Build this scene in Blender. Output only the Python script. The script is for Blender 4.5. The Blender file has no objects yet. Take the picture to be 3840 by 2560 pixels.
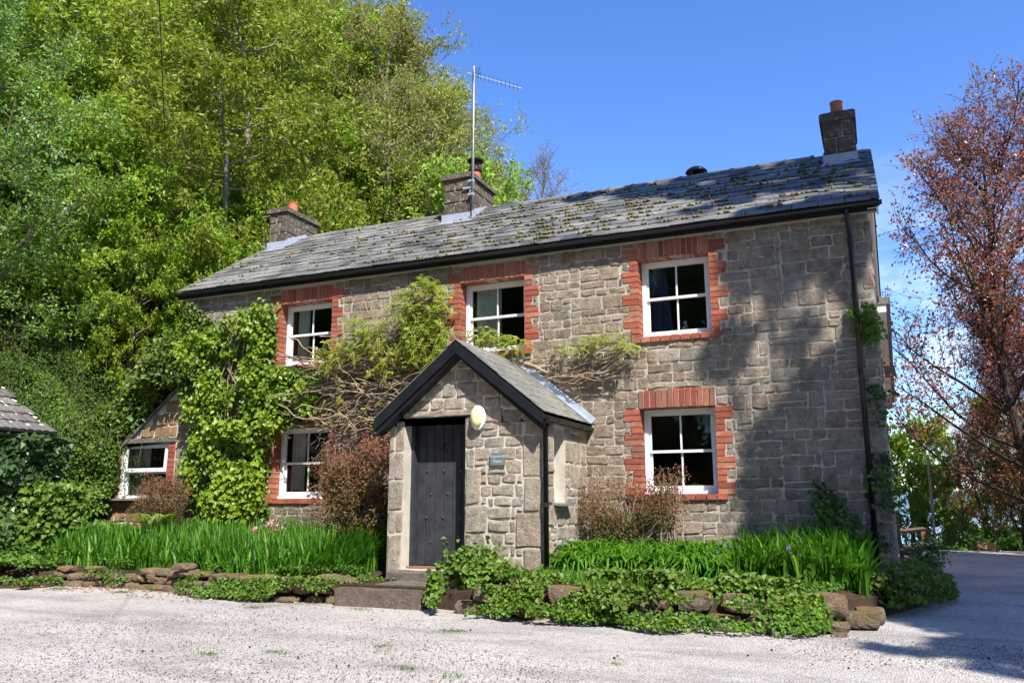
import bpy, math, random
import numpy as np
from mathutils import Matrix, Vector
R = math.radians
sc = bpy.context.scene
COL = sc.collection

# ------------------------------------------------------------------ camera, sky, sun, exposure
cam_d = bpy.data.cameras.new('camera'); cam = bpy.data.objects.new('camera', cam_d); COL.objects.link(cam)
sc.camera = cam
YAW, PITCH = .4146, .196
fwd = Vector((-math.sin(YAW)*math.cos(PITCH), math.cos(YAW)*math.cos(PITCH), math.sin(PITCH)))
cam.location = (-.112, -12.145, 1.5)
cam.rotation_euler = fwd.to_track_quat('-Z', 'Y').to_euler()
cam_d.sensor_width = 36; cam_d.lens = 36*3108.8/3840
cam_d.clip_start = .1; cam_d.clip_end = 20000

SUN = Vector((1.0, -1.0, 1.67)).normalized()
w = bpy.data.worlds.new('World'); sc.world = w; w.use_nodes = True
nt = w.node_tree; nt.nodes.clear()
sky = nt.nodes.new('ShaderNodeTexSky'); sky.sky_type = 'NISHITA'; sky.sun_disc = False
sky.sun_elevation = math.asin(SUN.z); sky.sun_rotation = math.atan2(SUN.x, SUN.y)
sky.altitude = 50; sky.air_density = 1.0; sky.dust_density = .3; sky.ozone_density = 5.0
bg = nt.nodes.new('ShaderNodeBackground'); bg.inputs['Strength'].default_value = .115
hsv = nt.nodes.new('ShaderNodeHueSaturation'); hsv.inputs['Saturation'].default_value = 1.18; hsv.inputs['Hue'].default_value = .512; hsv.inputs['Value'].default_value = 1.38
geo = nt.nodes.new('ShaderNodeNewGeometry')
tc = nt.nodes.new('ShaderNodeTexCoord')
sep = nt.nodes.new('ShaderNodeSeparateXYZ'); nt.links.new(tc.outputs['Generated'], sep.inputs[0])
mp = nt.nodes.new('ShaderNodeMapping'); mp.inputs['Scale'].default_value = (1, 1, 2.6)
nt.links.new(tc.outputs['Generated'], mp.inputs[0])
cn = nt.nodes.new('ShaderNodeTexNoise'); cn.inputs['Scale'].default_value = 5.0; cn.inputs['Detail'].default_value = 7
cn.inputs['Roughness'].default_value = .6
nt.links.new(mp.outputs[0], cn.inputs['Vector'])
cr = nt.nodes.new('ShaderNodeMapRange'); cr.inputs[1].default_value = .5; cr.inputs[2].default_value = .68
nt.links.new(cn.outputs['Fac'], cr.inputs[0])
er = nt.nodes.new('ShaderNodeMapRange'); er.inputs[1].default_value = .38; er.inputs[2].default_value = .16
nt.links.new(sep.outputs['Z'], er.inputs[0])
mu = nt.nodes.new('ShaderNodeMath'); mu.operation = 'MULTIPLY'
nt.links.new(cr.outputs[0], mu.inputs[0]); nt.links.new(er.outputs[0], mu.inputs[1])
mx = nt.nodes.new('ShaderNodeMixRGB'); mx.inputs[2].default_value = (6.3, 6.5, 7.0, 1)
nt.links.new(sky.outputs[0], hsv.inputs['Color']); nt.links.new(hsv.outputs[0], mx.inputs[1])
nt.links.new(mu.outputs[0], mx.inputs[0]); nt.links.new(mx.outputs[0], bg.inputs['Color'])
wo = nt.nodes.new('ShaderNodeOutputWorld'); nt.links.new(bg.outputs[0], wo.inputs[0])

sd = bpy.data.lights.new('sun', 'SUN'); sd.energy = 5.0; sd.angle = R(.53); sd.color = (1, .95, .87)
so = bpy.data.objects.new('sun', sd); COL.objects.link(so)
so.rotation_euler = SUN.to_track_quat('Z', 'Y').to_euler()
so.location = (10, -15, 20)
vs = sc.view_settings; vs.view_transform = 'Standard'; vs.look = 'None'; vs.gamma = 1; vs.exposure = .88
vs.use_curve_mapping = False
cy = sc.cycles; cy.max_bounces = 6; cy.diffuse_bounces = 3; cy.glossy_bounces = 3
cy.transmission_bounces = 4; cy.transparent_max_bounces = 8; cy.use_denoising = True
cy.sample_clamp_indirect = 6

# ------------------------------------------------------------------ helpers
rng = np.random.default_rng(7); random.seed(7)
def U(a, b, n=None): return rng.uniform(a, b, n)

class MB:
    """collects pieces of ONE mesh"""
    def __init__(s): s.V = []; s.Q = []; s.T = []; s.r = []; s.n = 0
    def add(s, V, Q=None, T=None, rnd=.5):
        V = np.asarray(V, float).reshape(-1, 3)
        if Q is not None and len(Q): s.Q.append(np.asarray(Q, int).reshape(-1, 4)+s.n)
        if T is not None and len(T): s.T.append(np.asarray(T, int).reshape(-1, 3)+s.n)
        s.V.append(V); s.r.append(np.broadcast_to(np.asarray(rnd, float), (len(V),)).copy()); s.n += len(V)
        return s
    def box(s, x0, x1, y0, y1, z0, z1, rnd=.5):
        V = [(x0,y0,z0),(x1,y0,z0),(x1,y1,z0),(x0,y1,z0),(x0,y0,z1),(x1,y0,z1),(x1,y1,z1),(x0,y1,z1)]
        return s.add(V, [(0,3,2,1),(4,5,6,7),(0,1,5,4),(1,2,6,5),(2,3,7,6),(3,0,4,7)], rnd=rnd)
    def obox(s, o, ax, ay, az, rnd=.5):
        o = np.array(o, float); ax, ay, az = (np.array(q, float) for q in (ax, ay, az))
        V = [o+ax*i+ay*j+az*k for k in (0,1) for (i,j) in ((0,0),(1,0),(1,1),(0,1))]
        return s.add(V, [(0,3,2,1),(4,5,6,7),(0,1,5,4),(1,2,6,5),(2,3,7,6),(3,0,4,7)], rnd=rnd)
    def tube(s, P, r, n=6, cap=True, rnd=.5):
        P = np.asarray(P, float); m = len(P); r = np.broadcast_to(np.asarray(r, float), (m,))
        D = np.gradient(P, axis=0); D /= np.linalg.norm(D, axis=1)[:, None]+1e-9
        ref = np.where(np.abs(D[:, 2:3]) < .9, np.array([[0,0,1.]]), np.array([[1.,0,0]]))
        A = np.cross(D, ref); A /= np.linalg.norm(A, axis=1)[:, None]+1e-9
        B = np.cross(D, A); a = np.arange(n)*2*math.pi/n
        V = P[:, None]+r[:, None, None]*(A[:, None]*np.cos(a)[None, :, None]+B[:, None]*np.sin(a)[None, :, None])
        i = np.arange(m-1)[:, None]*n; j = np.arange(n)[None]; k = (j+1) % n
        Q = np.stack([i+j, i+k, i+n+k, i+n+j], -1).reshape(-1, 4)
        V = V.reshape(-1, 3); T = []
        if cap:
            V = np.vstack([V, P[0], P[-1]]); b = m*n
            T = [(b, (q+1) % n, q) for q in range(n)]+[(b+1, (m-1)*n+q, (m-1)*n+(q+1) % n) for q in range(n)]
        return s.add(V, Q, T, rnd)
    def lathe(s, c, prof, n=20, rnd=.5):
        c = np.array(c, float); a = np.arange(n)*2*math.pi/n
        V = np.array([[c[0]+r*math.cos(t), c[1]+r*math.sin(t), c[2]+z] for r, z in prof for t in a])
        m = len(prof); i = np.arange(m-1)[:, None]*n; j = np.arange(n)[None]; k = (j+1) % n
        return s.add(V, np.stack([i+j, i+k, i+n+k, i+n+j], -1).reshape(-1, 4), rnd=rnd)
    def mesh(s, name, mat, smooth=False):
        me = bpy.data.meshes.new(name)
        V = np.concatenate(s.V) if s.V else np.zeros((0, 3))
        Q = np.concatenate(s.Q) if s.Q else np.zeros((0, 4), int)
        T = np.concatenate(s.T) if s.T else np.zeros((0, 3), int)
        me.vertices.add(len(V)); me.vertices.foreach_set('co', V.astype(np.float32).ravel())
        nl = Q.size+T.size; me.loops.add(nl)
        me.loops.foreach_set('vertex_index', np.concatenate([Q.ravel(), T.ravel()]).astype(np.int32))
        me.polygons.add(len(Q)+len(T))
        st = np.concatenate([np.arange(len(Q))*4, Q.size+np.arange(len(T))*3]).astype(np.int32)
        me.polygons.foreach_set('loop_start', st)
        me.update(calc_edges=True)
        me.polygons.foreach_set('use_smooth', np.full(len(Q)+len(T), bool(smooth)))
        at = me.attributes.new('rnd', 'FLOAT', 'POINT')
        at.data.foreach_set('value', np.concatenate(s.r).astype(np.float32) if s.r else np.zeros(0, np.float32))
        me.materials.append(mat); me.validate()
        return me
    def obj(s, name, mat, parent=None, smooth=False, **tags):
        return link(name, s.mesh(name, mat, smooth), parent, **tags)

def link(name, data, parent=None, M=None, **tags):
    o = bpy.data.objects.new(name, data); COL.objects.link(o)
    if M is not None: o.matrix_world = M
    if parent is not None: put(o, parent)
    for k, v in tags.items(): o[k] = v
    return o
ORG = {}
def put(o, p):
    o.parent = p
    if p.parent is None: o.matrix_parent_inverse = Matrix.Translation(-ORG.get(p.name, Vector((0, 0, 0))))
def thing(name, loc, label, cat, group=None):
    o = bpy.data.objects.new(name, None); COL.objects.link(o); o.location = loc; o.empty_display_size = .2
    ORG[o.name] = Vector(loc)
    o['label'] = label; o['category'] = cat
    if group: o['group'] = group
    return o
def tagd(label, cat, group=None):
    d = dict(label=label, category=cat)
    if group: d['group'] = group
    return d

def vnoise(P, f=1.0, seed=0):
    """cheap smooth noise, roughly -1..1, P (n,k)"""
    P = np.asarray(P, float); r = np.random.default_rng(seed); o = np.zeros(len(P))
    for i in range(7):
        k = r.normal(size=P.shape[1]); k *= f*(1.0+.35*i)/np.linalg.norm(k)
        o += np.sin(P@k*2+r.uniform(0, 6.28))/(1+.25*i)
    return o/2.6
def inpoly(x, y, poly):
    c = np.zeros(len(x), bool); n = len(poly)
    for i in range(n):
        x0, y0 = poly[i]; x1, y1 = poly[(i+1) % n]
        k = (y0 > y) != (y1 > y)
        c ^= k & (x < (x1-x0)*(y-y0)/(y1-y0+1e-12)+x0)
    return c
def sample_poly(poly, n):
    p = np.array(poly); lo, hi = p.min(0), p.max(0); out = []; m = 0
    while m < n:
        q = rng.uniform(lo, hi, (n*2, 2)); q = q[inpoly(q[:, 0], q[:, 1], poly)]; out.append(q); m += len(q)
    return np.concatenate(out)[:n]
def unit(v): return v/(np.linalg.norm(v, axis=-1, keepdims=True)+1e-9)

def leaves(mb, P, D, N, L, W, rnd=None, fold=.18):
    """pointed leaves: P base points, D along the blade, N facing, L/W sizes"""
    n = len(P); D = unit(D); N = unit(N-(N*D).sum(1, keepdims=True)*D); S = np.cross(D, N)
    L = np.broadcast_to(L, (n,))[:, None]; W = np.broadcast_to(W, (n,))[:, None]
    a = P; b = P+D*L*.45+S*W*.5+N*W*fold; c = P+D*L-N*L*.12; d = P+D*L*.45-S*W*.5+N*W*fold
    V = np.stack([a, b, c, d], 1).reshape(-1, 3)
    i = np.arange(n)[:, None]*4
    T = np.concatenate([i+[0, 1, 2], i+[0, 2, 3]], 1).reshape(-1, 3)
    if rnd is None: rnd = rng.random(n)
    mb.add(V, None, T, np.repeat(rnd, 4)); return mb

def ground_z(x, y):
    """height of the land"""
    x = np.asarray(x, float); y = np.asarray(y, float)
    g = .026*(np.clip(y, -30, 9.0)+12.145)
    g = g-np.clip(y-9.6, 0, None)*.42
    g = np.maximum(g, -48)
    s = -x+.3*np.clip(y, -50, 22)-.45*np.clip(y-22, 0, None)
    h = np.interp(s, [14.6, 16.2, 19, 24, 40, 70, 120], [0, 2.6, 5.6, 9, 19, 34, 46])
    k = np.clip((y+2.6)/2.2, 0, 1)
    base = np.where(s > 8, .026*(np.clip(y, -30, 9)+12.145), g)
    t = np.clip((s-2)/9, 0, 1)
    flat = .026*(np.clip(y, -30, 9)+12.145)
    return g*(1-t)+flat*t+h*k

# ------------------------------------------------------------------ materials
def mat_new(name):
    m = bpy.data.materials.new(name); m.use_nodes = True
    t = m.node_tree; b = t.nodes['Principled BSDF']; return m, t, b
def N(t, k, **kw):
    n = t.nodes.new('ShaderNode'+k)
    for a, v in kw.items():
        if isinstance(a, str) and a in n.inputs: n.inputs[a].default_value = v
        else: setattr(n, a, v)
    return n
def ramp(t, fac, stops, interp='LINEAR'):
    r = t.nodes.new('ShaderNodeValToRGB'); r.color_ramp.interpolation = interp
    e = r.color_ramp.elements
    while len(e) < len(stops): e.new(.5)
    for q, (p, c) in zip(e, stops):
        q.position = p; q.color = (*c, 1) if len(c) == 3 else c
    t.links.new(fac, r.inputs[0]); return r.outputs[0]
def noise(t, scale, detail=4, rough=.55, vec=None, dist=0):
    n = t.nodes.new('ShaderNodeTexNoise'); n.inputs['Scale'].default_value = scale
    n.inputs['Detail'].default_value = detail; n.inputs['Roughness'].default_value = rough
    n.inputs['Distortion'].default_value = dist
    if vec is None:
        g = t.nodes.new('ShaderNodeNewGeometry'); vec = g.outputs['Position']
    t.links.new(vec, n.inputs['Vector']); return n.outputs['Fac']
def mix(t, a, b, fac, mode='MIX'):
    m = t.nodes.new('ShaderNodeMixRGB'); m.blend_type = mode
    for i, v in ((1, a), (2, b), (0, fac)):
        if hasattr(v, 'links'): t.links.new(v, m.inputs[i])
        elif i == 0: m.inputs[0].default_value = v
        else: m.inputs[i].default_value = (*v, 1)
    return m.outputs[0]
def mrange(t, v, a, b, c=0, d=1):
    m = t.nodes.new('ShaderNodeMapRange')
    for i, q in enumerate((a, b, c, d)): m.inputs[i+1].default_value = q
    t.links.new(v, m.inputs[0]); return m.outputs[0]
def attr(t):
    a = t.nodes.new('ShaderNodeAttribute'); a.attribute_name = 'rnd'; return a.outputs['Fac']
def bump(t, b, h, strength=.5, dist=.01):
    n = t.nodes.new('ShaderNodeBump'); n.inputs['Strength'].default_value = strength; n.inputs['Distance'].default_value = dist
    t.links.new(h, n.inputs['Height']); t.links.new(n.outputs[0], b.inputs['Normal'])
def plain(name, col, rough=.6, metal=0, var=.12, scale=6, bumpd=0, spec=.5):
    m, t, b = mat_new(name)
    c = ramp(t, noise(t, scale, 5), [(.25, tuple(v*(1-var) for v in col)), (.75, tuple(min(1, v*(1+var)) for v in col))])
    t.links.new(c, b.inputs['Base Color']); b.inputs['Roughness'].default_value = rough; b.inputs['Metallic'].default_value = metal
    b.inputs['Specular IOR Level'].default_value = spec
    if bumpd: bump(t, b, noise(t, scale*8, 6), .6, bumpd)
    return m

def stone_mat(name, cols, lichen=.5, lich_col=(.62, .62, .56), spots=True, moss=0, dirt=.5, east=False):
    m, t, b = mat_new(name)
    n = len(cols)
    c = ramp(t, attr(t), [(i/(n-1), q) for i, q in enumerate(cols)])
    c = mix(t, c, ramp(t, noise(t, 9, 8, .65), [(.3, (.6, .57, .53)), (.62, (1.15, 1.1, 1.02))]), 1.0, 'MULTIPLY')
    c = mix(t, c, ramp(t, noise(t, 60, 4, .7), [(.32, (.55, .53, .5)), (.65, (1.25, 1.22, 1.18))]), .9, 'MULTIPLY')
    # lichen: pale blotches, ochre blotches, dark algae
    f = mrange(t, noise(t, 14, 8, .75), .60-.08*lichen, .70-.06*lichen)
    c = mix(t, c, lich_col, mix(t, (0,0,0), (lichen, lichen, lichen), f))
    if east:      # older, paler lichen crust towards the gable end
        g = t.nodes.new('ShaderNodeNewGeometry'); sx = t.nodes.new('ShaderNodeSeparateXYZ'); t.links.new(g.outputs['Position'], sx.inputs[0])
        ex_ = mrange(t, sx.outputs['X'], -3.2, -1.2); fz = mrange(t, noise(t, 3.2, 8, .75), .44, .60)
        mm = t.nodes.new('ShaderNodeMath'); mm.operation = 'MULTIPLY'; t.links.new(ex_, mm.inputs[0]); t.links.new(fz, mm.inputs[1])
        c = mix(t, c, (.50,.52,.50), mix(t, (0,0,0), (.42,)*3, mm.outputs[0]))
    f = mrange(t, noise(t, 5.5, 7, .7, dist=.4), .61, .72)
    c = mix(t, c, (.36, .27, .09), mix(t, (0,0,0), (.55*lichen,)*3, f))
    f = mrange(t, noise(t, 1.3, 6, .6), .48, .68)
    c = mix(t, c, (.10, .095, .085), mix(t, (0,0,0), (.55*dirt,)*3, f))
    if moss:
        f = mrange(t, noise(t, 6, 7, .7), .42, .58)
        g = t.nodes.new('ShaderNodeNewGeometry'); s = t.nodes.new('ShaderNodeSeparateXYZ'); t.links.new(g.outputs['Normal'], s.inputs[0])
        up = mrange(t, s.outputs['Z'], .2, .8)
        mm = t.nodes.new('ShaderNodeMath'); mm.operation = 'MULTIPLY'; t.links.new(f, mm.inputs[0]); t.links.new(up, mm.inputs[1])
        c = mix(t, c, (.27, .17, .035), mix(t, (0,0,0), (moss,)*3, mm.outputs[0]))
    t.links.new(c, b.inputs['Base Color']); b.inputs['Roughness'].default_value = .92
    b.inputs['Specular IOR Level'].default_value = .2
    bump(t, b, noise(t, 20, 10, .8), 1.0, .075)
    return m
M = {}
M['stone'] = stone_mat('sandstone', [(.34,.285,.235), (.43,.365,.30), (.49,.425,.35), (.38,.34,.295), (.46,.365,.30), (.52,.46,.39), (.36,.27,.215), (.30,.275,.25), (.47,.385,.31)], .6, dirt=.4, east=True)
M['porch_stone'] = stone_mat('porch_sandstone', [(.42,.385,.34), (.52,.475,.415), (.48,.45,.41), (.55,.50,.43), (.52,.44,.385), (.47,.45,.42)], .3, dirt=.25)
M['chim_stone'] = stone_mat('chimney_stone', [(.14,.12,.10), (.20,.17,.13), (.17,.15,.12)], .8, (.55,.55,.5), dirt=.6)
M['orange_stone'] = stone_mat('warm_sandstone', [(.42,.27,.17), (.48,.33,.21), (.40,.29,.20)], .3, dirt=.2)
M['garden_stone'] = stone_mat('garden_wall_stone', [(.24,.18,.135), (.33,.25,.19), (.28,.23,.18), (.20,.16,.12)], .5, moss=.85, dirt=.4)
M['mortar'] = plain('lime_mortar', (.44,.39,.33), .95, var=.3, scale=7, bumpd=.02, spec=.1)
M['mortar_light'] = plain('pale_mortar', (.52,.47,.41), .95, var=.2, scale=7, bumpd=.015, spec=.1)
def brick_mat():
    m, t, b = mat_new('red_brick')
    c = ramp(t, attr(t), [(0, (.27,.07,.045)), (.3, (.43,.125,.07)), (.6, (.35,.10,.06)), (.85, (.46,.20,.12)), (1, (.25,.10,.07))])
    c = mix(t, c, ramp(t, noise(t, 25, 6, .7), [(.3, (.68,.68,.68)), (.7, (1.12,1.1,1.1))]), 1, 'MULTIPLY')
    f = mrange(t, noise(t, 18, 7, .75), .56, .70)
    c = mix(t, c, (.42,.33,.27), mix(t, (0,0,0), (.55,)*3, f))
    f = mrange(t, noise(t, 7, 6, .7), .54, .7)
    c = mix(t, c, (.09,.06,.05), mix(t, (0,0,0), (.5,)*3, f))
    t.links.new(c, b.inputs['Base Color']); b.inputs['Roughness'].default_value = .85; b.inputs['Specular IOR Level'].default_value = .25
    bump(t, b, noise(t, 90, 5), .4, .006); return m
M['brick'] = brick_mat()
def slate_mat(name, cols, lich=.6):
    m, t, b = mat_new(name); n = len(cols)
    c = ramp(t, attr(t), [(i/(n-1), q) for i, q in enumerate(cols)])
    c = mix(t, c, ramp(t, noise(t, 12, 7, .7), [(.3, (.7,.7,.7)), (.7, (1.2,1.2,1.18))]), 1, 'MULTIPLY')
    f = mrange(t, noise(t, 1.1, 5, .6, dist=.3), .44, .62)
    f2 = mrange(t, noise(t, 22, 7, .75), .42, .60)
    mm = t.nodes.new('ShaderNodeMath'); mm.operation = 'MULTIPLY'; t.links.new(f, mm.inputs[0]); t.links.new(f2, mm.inputs[1])
    c = mix(t, c, (.33,.315,.27), mix(t, (0,0,0), (lich,)*3, mm.outputs[0]))
    f = mrange(t, noise(t, 3.5, 6, .7), .56, .72)
    c = mix(t, c, (.14,.13,.06), mix(t, (0,0,0), (.6*lich,)*3, f))
    t.links.new(c, b.inputs['Base Color']); b.inputs['Roughness'].default_value = .62; b.inputs['Specular IOR Level'].default_value = .28
    bump(t, b, noise(t, 30, 6, .7), .5, .008); return m
M['slate'] = slate_mat('slate', [(.065,.067,.07), (.10,.10,.10), (.155,.15,.135), (.085,.085,.086), (.20,.19,.165), (.05,.052,.056)], .85)
M['porch_slate'] = slate_mat('green_grey_slate', [(.13,.135,.125), (.17,.17,.155), (.20,.195,.17), (.15,.155,.14)], .6)
M['tile'] = slate_mat('concrete_tile', [(.10,.09,.085), (.14,.125,.115), (.12,.11,.10)], .5)
M['lead'] = plain('sheet_lead', (.36,.40,.46), .45, var=.2, scale=9)
M['black'] = plain('black_gloss_paint', (.012,.013,.016), .35, var=.3, scale=5)
M['door'] = plain('dark_door_paint', (.035,.038,.046), .6, var=.35, scale=9, spec=.25)
M['white'] = plain('white_gloss_paint', (.78,.79,.80), .35, var=.04, scale=10)
M['cream_wood'] = plain('cream_painted_wood', (.46,.45,.38), .7, var=.2, scale=9)
M['terracotta'] = plain('terracotta', (.52,.14,.065), .7, var=.12, scale=9)
M['dark_metal'] = plain('dark_painted_metal', (.03,.012,.012), .4, var=.2)
M['galv'] = plain('weathered_aluminium', (.42,.41,.36), .5, metal=.3, var=.25, scale=14)
M['lampglass'] = plain('cream_plastic', (.80,.70,.36), .3, var=.04)
M['signslate'] = plain('sign_slate', (.13,.17,.17), .4, var=.06)
M['signtext'] = plain('engraved_paint', (.55,.6,.58), .5, var=.02)
M['concrete'] = stone_mat('old_concrete', [(.22,.18,.16), (.26,.21,.19)], .2, moss=.5, dirt=.5)
M['flag'] = stone_mat('flagstone', [(.24,.22,.21), (.28,.25,.23)], .3, moss=.2, dirt=.3)
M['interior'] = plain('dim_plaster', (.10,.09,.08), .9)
M['curtain'] = plain('pale_curtain', (.78,.78,.72), .9, var=.15, scale=5)
M['curtain_pink'] = plain('mauve_curtain', (.66,.55,.58), .9, var=.2, scale=8)
M['curtain_blue'] = plain('blue_curtain', (.04,.065,.16), .9, var=.2, scale=6)
M['wood'] = plain('weathered_teak', (.20,.12,.07), .7, var=.3, scale=14)
M['bark'] = plain('grey_brown_bark', (.17,.135,.10), .95, var=.5, scale=9, bumpd=.03, spec=.1)
M['bark_pale'] = plain('pale_grey_bark', (.20,.18,.14), .95, var=.4, scale=7, bumpd=.02, spec=.1)
M['bark_dark'] = plain('dark_bark', (.055,.043,.036), .95, var=.4, scale=9, bumpd=.03, spec=.1)
M['vine'] = plain('wisteria_stem_bark', (.31,.235,.165), .9, var=.35, scale=16, spec=.15)
M['soil'] = plain('dark_soil', (.06,.043,.03), 1, var=.4, scale=12, bumpd=.04, spec=.05)
M['moss'] = plain('grey_green_moss', (.19,.18,.09), 1, var=.55, scale=25, bumpd=.02, spec=.05)
def glass_mat():
    m, t, b = mat_new('window_glass'); t.nodes.remove(b)
    out = [n for n in t.nodes if n.type == 'OUTPUT_MATERIAL'][0]
    tr = N(t, 'BsdfTransparent'); tr.inputs[0].default_value = (.92,.95,.94,1)
    gl = N(t, 'BsdfGlossy'); gl.inputs['Roughness'].default_value = .02; gl.inputs[0].default_value = (.9,.95,.95,1)
    fr = N(t, 'Fresnel'); fr.inputs[0].default_value = 1.5
    bp = N(t, 'Bump'); bp.inputs['Strength'].default_value = .25; bp.inputs['Distance'].default_value = .01
    t.links.new(noise(t, 3.0, 2), bp.inputs['Height']); t.links.new(bp.outputs[0], gl.inputs['Normal'])
    ms = N(t, 'MixShader'); t.links.new(fr.outputs[0], ms.inputs[0]); t.links.new(tr.outputs[0], ms.inputs[1]); t.links.new(gl.outputs[0], ms.inputs[2])
    t.links.new(ms.outputs[0], out.inputs[0]); return m
M['glass'] = glass_mat()
def leaf_mat(name, cols, trans=.35, tcol=1.35, rough=.5, spec=.35, big=.25, pos=None):
    m, t, b = mat_new(name); n = len(cols)
    out = [q for q in t.nodes if q.type == 'OUTPUT_MATERIAL'][0]
    c = ramp(t, attr(t), [(i/(n-1), q) for i, q in enumerate(cols)] if pos is None else list(zip(pos, cols)), 'LINEAR')
    oi = N(t, 'ObjectInfo')
    v = mrange(t, oi.outputs['Random'], 0, 1, 1-big, 1+big)
    hs = N(t, 'HueSaturation'); t.links.new(c, hs.inputs['Color']); t.links.new(v, hs.inputs['Value'])
    h = mrange(t, oi.outputs['Random'], 0, 1, .5-.03*big*2, .5+.03*big*2); t.links.new(h, hs.inputs['Hue'])
    c = hs.outputs[0]
    t.links.new(c, b.inputs['Base Color']); b.inputs['Roughness'].default_value = rough; b.inputs['Specular IOR Level'].default_value = spec
    tl = N(t, 'BsdfTranslucent'); t.links.new(mix(t, c, (tcol, tcol*1.02, tcol*.7), 1, 'MULTIPLY'), tl.inputs[0])
    ms = N(t, 'MixShader'); ms.inputs[0].default_value = trans
    t.links.new(b.outputs[0], ms.inputs[1]); t.links.new(tl.outputs[0], ms.inputs[2]); t.links.new(ms.outputs[0], out.inputs[0])
    return m
M['lf_spring'] = leaf_mat('spring_leaf', [(.17,.25,.02), (.24,.32,.03), (.31,.39,.04), (.21,.31,.025), (.32,.33,.06)])
M['lf_olive'] = leaf_mat('olive_young_leaf', [(.23,.24,.05), (.29,.30,.06), (.34,.34,.08), (.27,.23,.08)])
M['lf_rowan'] = leaf_mat('rowan_leaf', [(.12,.24,.035), (.17,.31,.05), (.23,.38,.08), (.15,.28,.045), (.56,.62,.42)], big=.1, pos=[0,.3,.6,.84,.93])
M['lf_maple'] = leaf_mat('fresh_green_leaf', [(.17,.27,.03), (.24,.34,.04), (.33,.43,.08), (.20,.30,.03)], .4)
M['lf_bright'] = leaf_mat('bright_hedge_leaf', [(.12,.22,.012), (.19,.31,.02), (.28,.39,.03), (.16,.26,.015)])
M['lf_ivy'] = leaf_mat('ivy_leaf', [(.018,.05,.012), (.03,.075,.018), (.045,.10,.02), (.10,.19,.03)], .15, rough=.42, spec=.4)
M['lf_ivybright'] = leaf_mat('young_ivy_leaf', [(.05,.11,.012), (.09,.17,.018), (.14,.24,.03), (.06,.12,.012)], .3, rough=.45, spec=.35)
M['lf_bank'] = leaf_mat('small_shrub_leaf', [(.045,.12,.015), (.075,.18,.02), (.11,.23,.03), (.18,.12,.06)], .3)
M['lf_copper'] = leaf_mat('copper_beech_leaf', [(.24,.06,.06), (.36,.085,.08), (.42,.16,.11), (.29,.18,.08), (.21,.07,.075)], .4, tcol=1.3, rough=.35, spec=.5, big=.05)
M['lf_hydr'] = leaf_mat('hydrangea_leaf', [(.05,.12,.008), (.10,.19,.012), (.17,.27,.02), (.24,.33,.03)], .3, rough=.4, big=0)
M['lf_wist'] = leaf_mat('wisteria_leaf', [(.20,.28,.02), (.30,.38,.04), (.42,.47,.09), (.34,.32,.06)], .4, big=0)
M['lf_fuch'] = leaf_mat('fuchsia_leaf', [(.07,.12,.02), (.13,.13,.035), (.20,.12,.06), (.24,.115,.07), (.65,.04,.08)], .3, big=.05, pos=[0,.35,.65,.96,.999])
M['lf_blade'] = leaf_mat('strap_leaf', [(.03,.12,.006), (.05,.17,.010), (.08,.22,.014), (.16,.30,.03)], .35, rough=.48, spec=.3, big=0)
M['lf_cover'] = leaf_mat('ground_cover_leaf', [(.035,.09,.01), (.07,.15,.012), (.12,.22,.025), (.17,.26,.05)], .3, big=.1)
M['lf_dead'] = leaf_mat('dry_leaf', [(.30,.16,.07), (.40,.24,.12), (.22,.11,.05)], .1, big=.1)
M['fl_pink'] = leaf_mat('pink_petal', [(.75,.22,.38), (.85,.45,.58)], .3, big=0)
M['fl_purple'] = leaf_mat('violet_petal', [(.18,.10,.45), (.28,.18,.6)], .3, big=0)
M['fl_white'] = leaf_mat('white_petal', [(.8,.8,.8), (.7,.72,.8)], .3, big=0)
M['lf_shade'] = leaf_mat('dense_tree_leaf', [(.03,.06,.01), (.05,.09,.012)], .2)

def gravel_mat():
    m, t, b = mat_new('limestone_gravel')
    g = N(t, 'NewGeometry')
    vo = N(t, 'TexVoronoi'); vo.inputs['Scale'].default_value = 48; t.links.new(g.outputs['Position'], vo.inputs['Vector'])
    sepc = N(t, 'SeparateColor'); t.links.new(vo.outputs['Color'], sepc.inputs[0])
    c = ramp(t, sepc.outputs[0], [(0, (.34,.32,.31)), (.3, (.55,.51,.47)), (.6, (.64,.60,.56)), (.85, (.56,.56,.56)), (1, (.71,.68,.63))])
    c = mix(t, c, ramp(t, noise(t, 1.0, 6, .6), [(.35, (.84,.82,.80)), (.65, (1.06,1.05,1.04))]), 1, 'MULTIPLY')
    d = mrange(t, vo.outputs['Distance'], .25, .62)
    c = mix(t, c, (.20,.18,.17), mix(t, (0,0,0), (.55,)*3, d))
    mpn = N(t, 'Mapping'); mpn.inputs['Scale'].default_value = (.5, 1.6, 1); mpn.inputs['Rotation'].default_value = (0, 0, .35); t.links.new(g.outputs['Position'], mpn.inputs[0])
    c = mix(t, c, ramp(t, noise(t, .9, 7, .65, vec=mpn.outputs[0]), [(.36, (.70,.69,.70)), (.5, (.96,.96,.96)), (.66, (1.05,1.03,1.0))]), 1, 'MULTIPLY')
    t.links.new(c, b.inputs['Base Color']); b.inputs['Roughness'].default_value = .9; b.inputs['Specular IOR Level'].default_value = .2
    inv = mrange(t, vo.outputs['Distance'], 0, .7, 1, 0)
    bump(t, b, inv, 1.0, .012); return m
M['gravel'] = gravel_mat()
M['pebble'] = stone_mat('pebble', [(.28,.27,.27), (.46,.42,.39), (.56,.52,.48), (.48,.48,.50), (.62,.57,.52), (.38,.30,.26)], .1, dirt=.1)
M['grass'] = plain('rough_grass_ground', (.055,.075,.02), 1, var=.5, scale=3, bumpd=.05, spec=.05)
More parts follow.
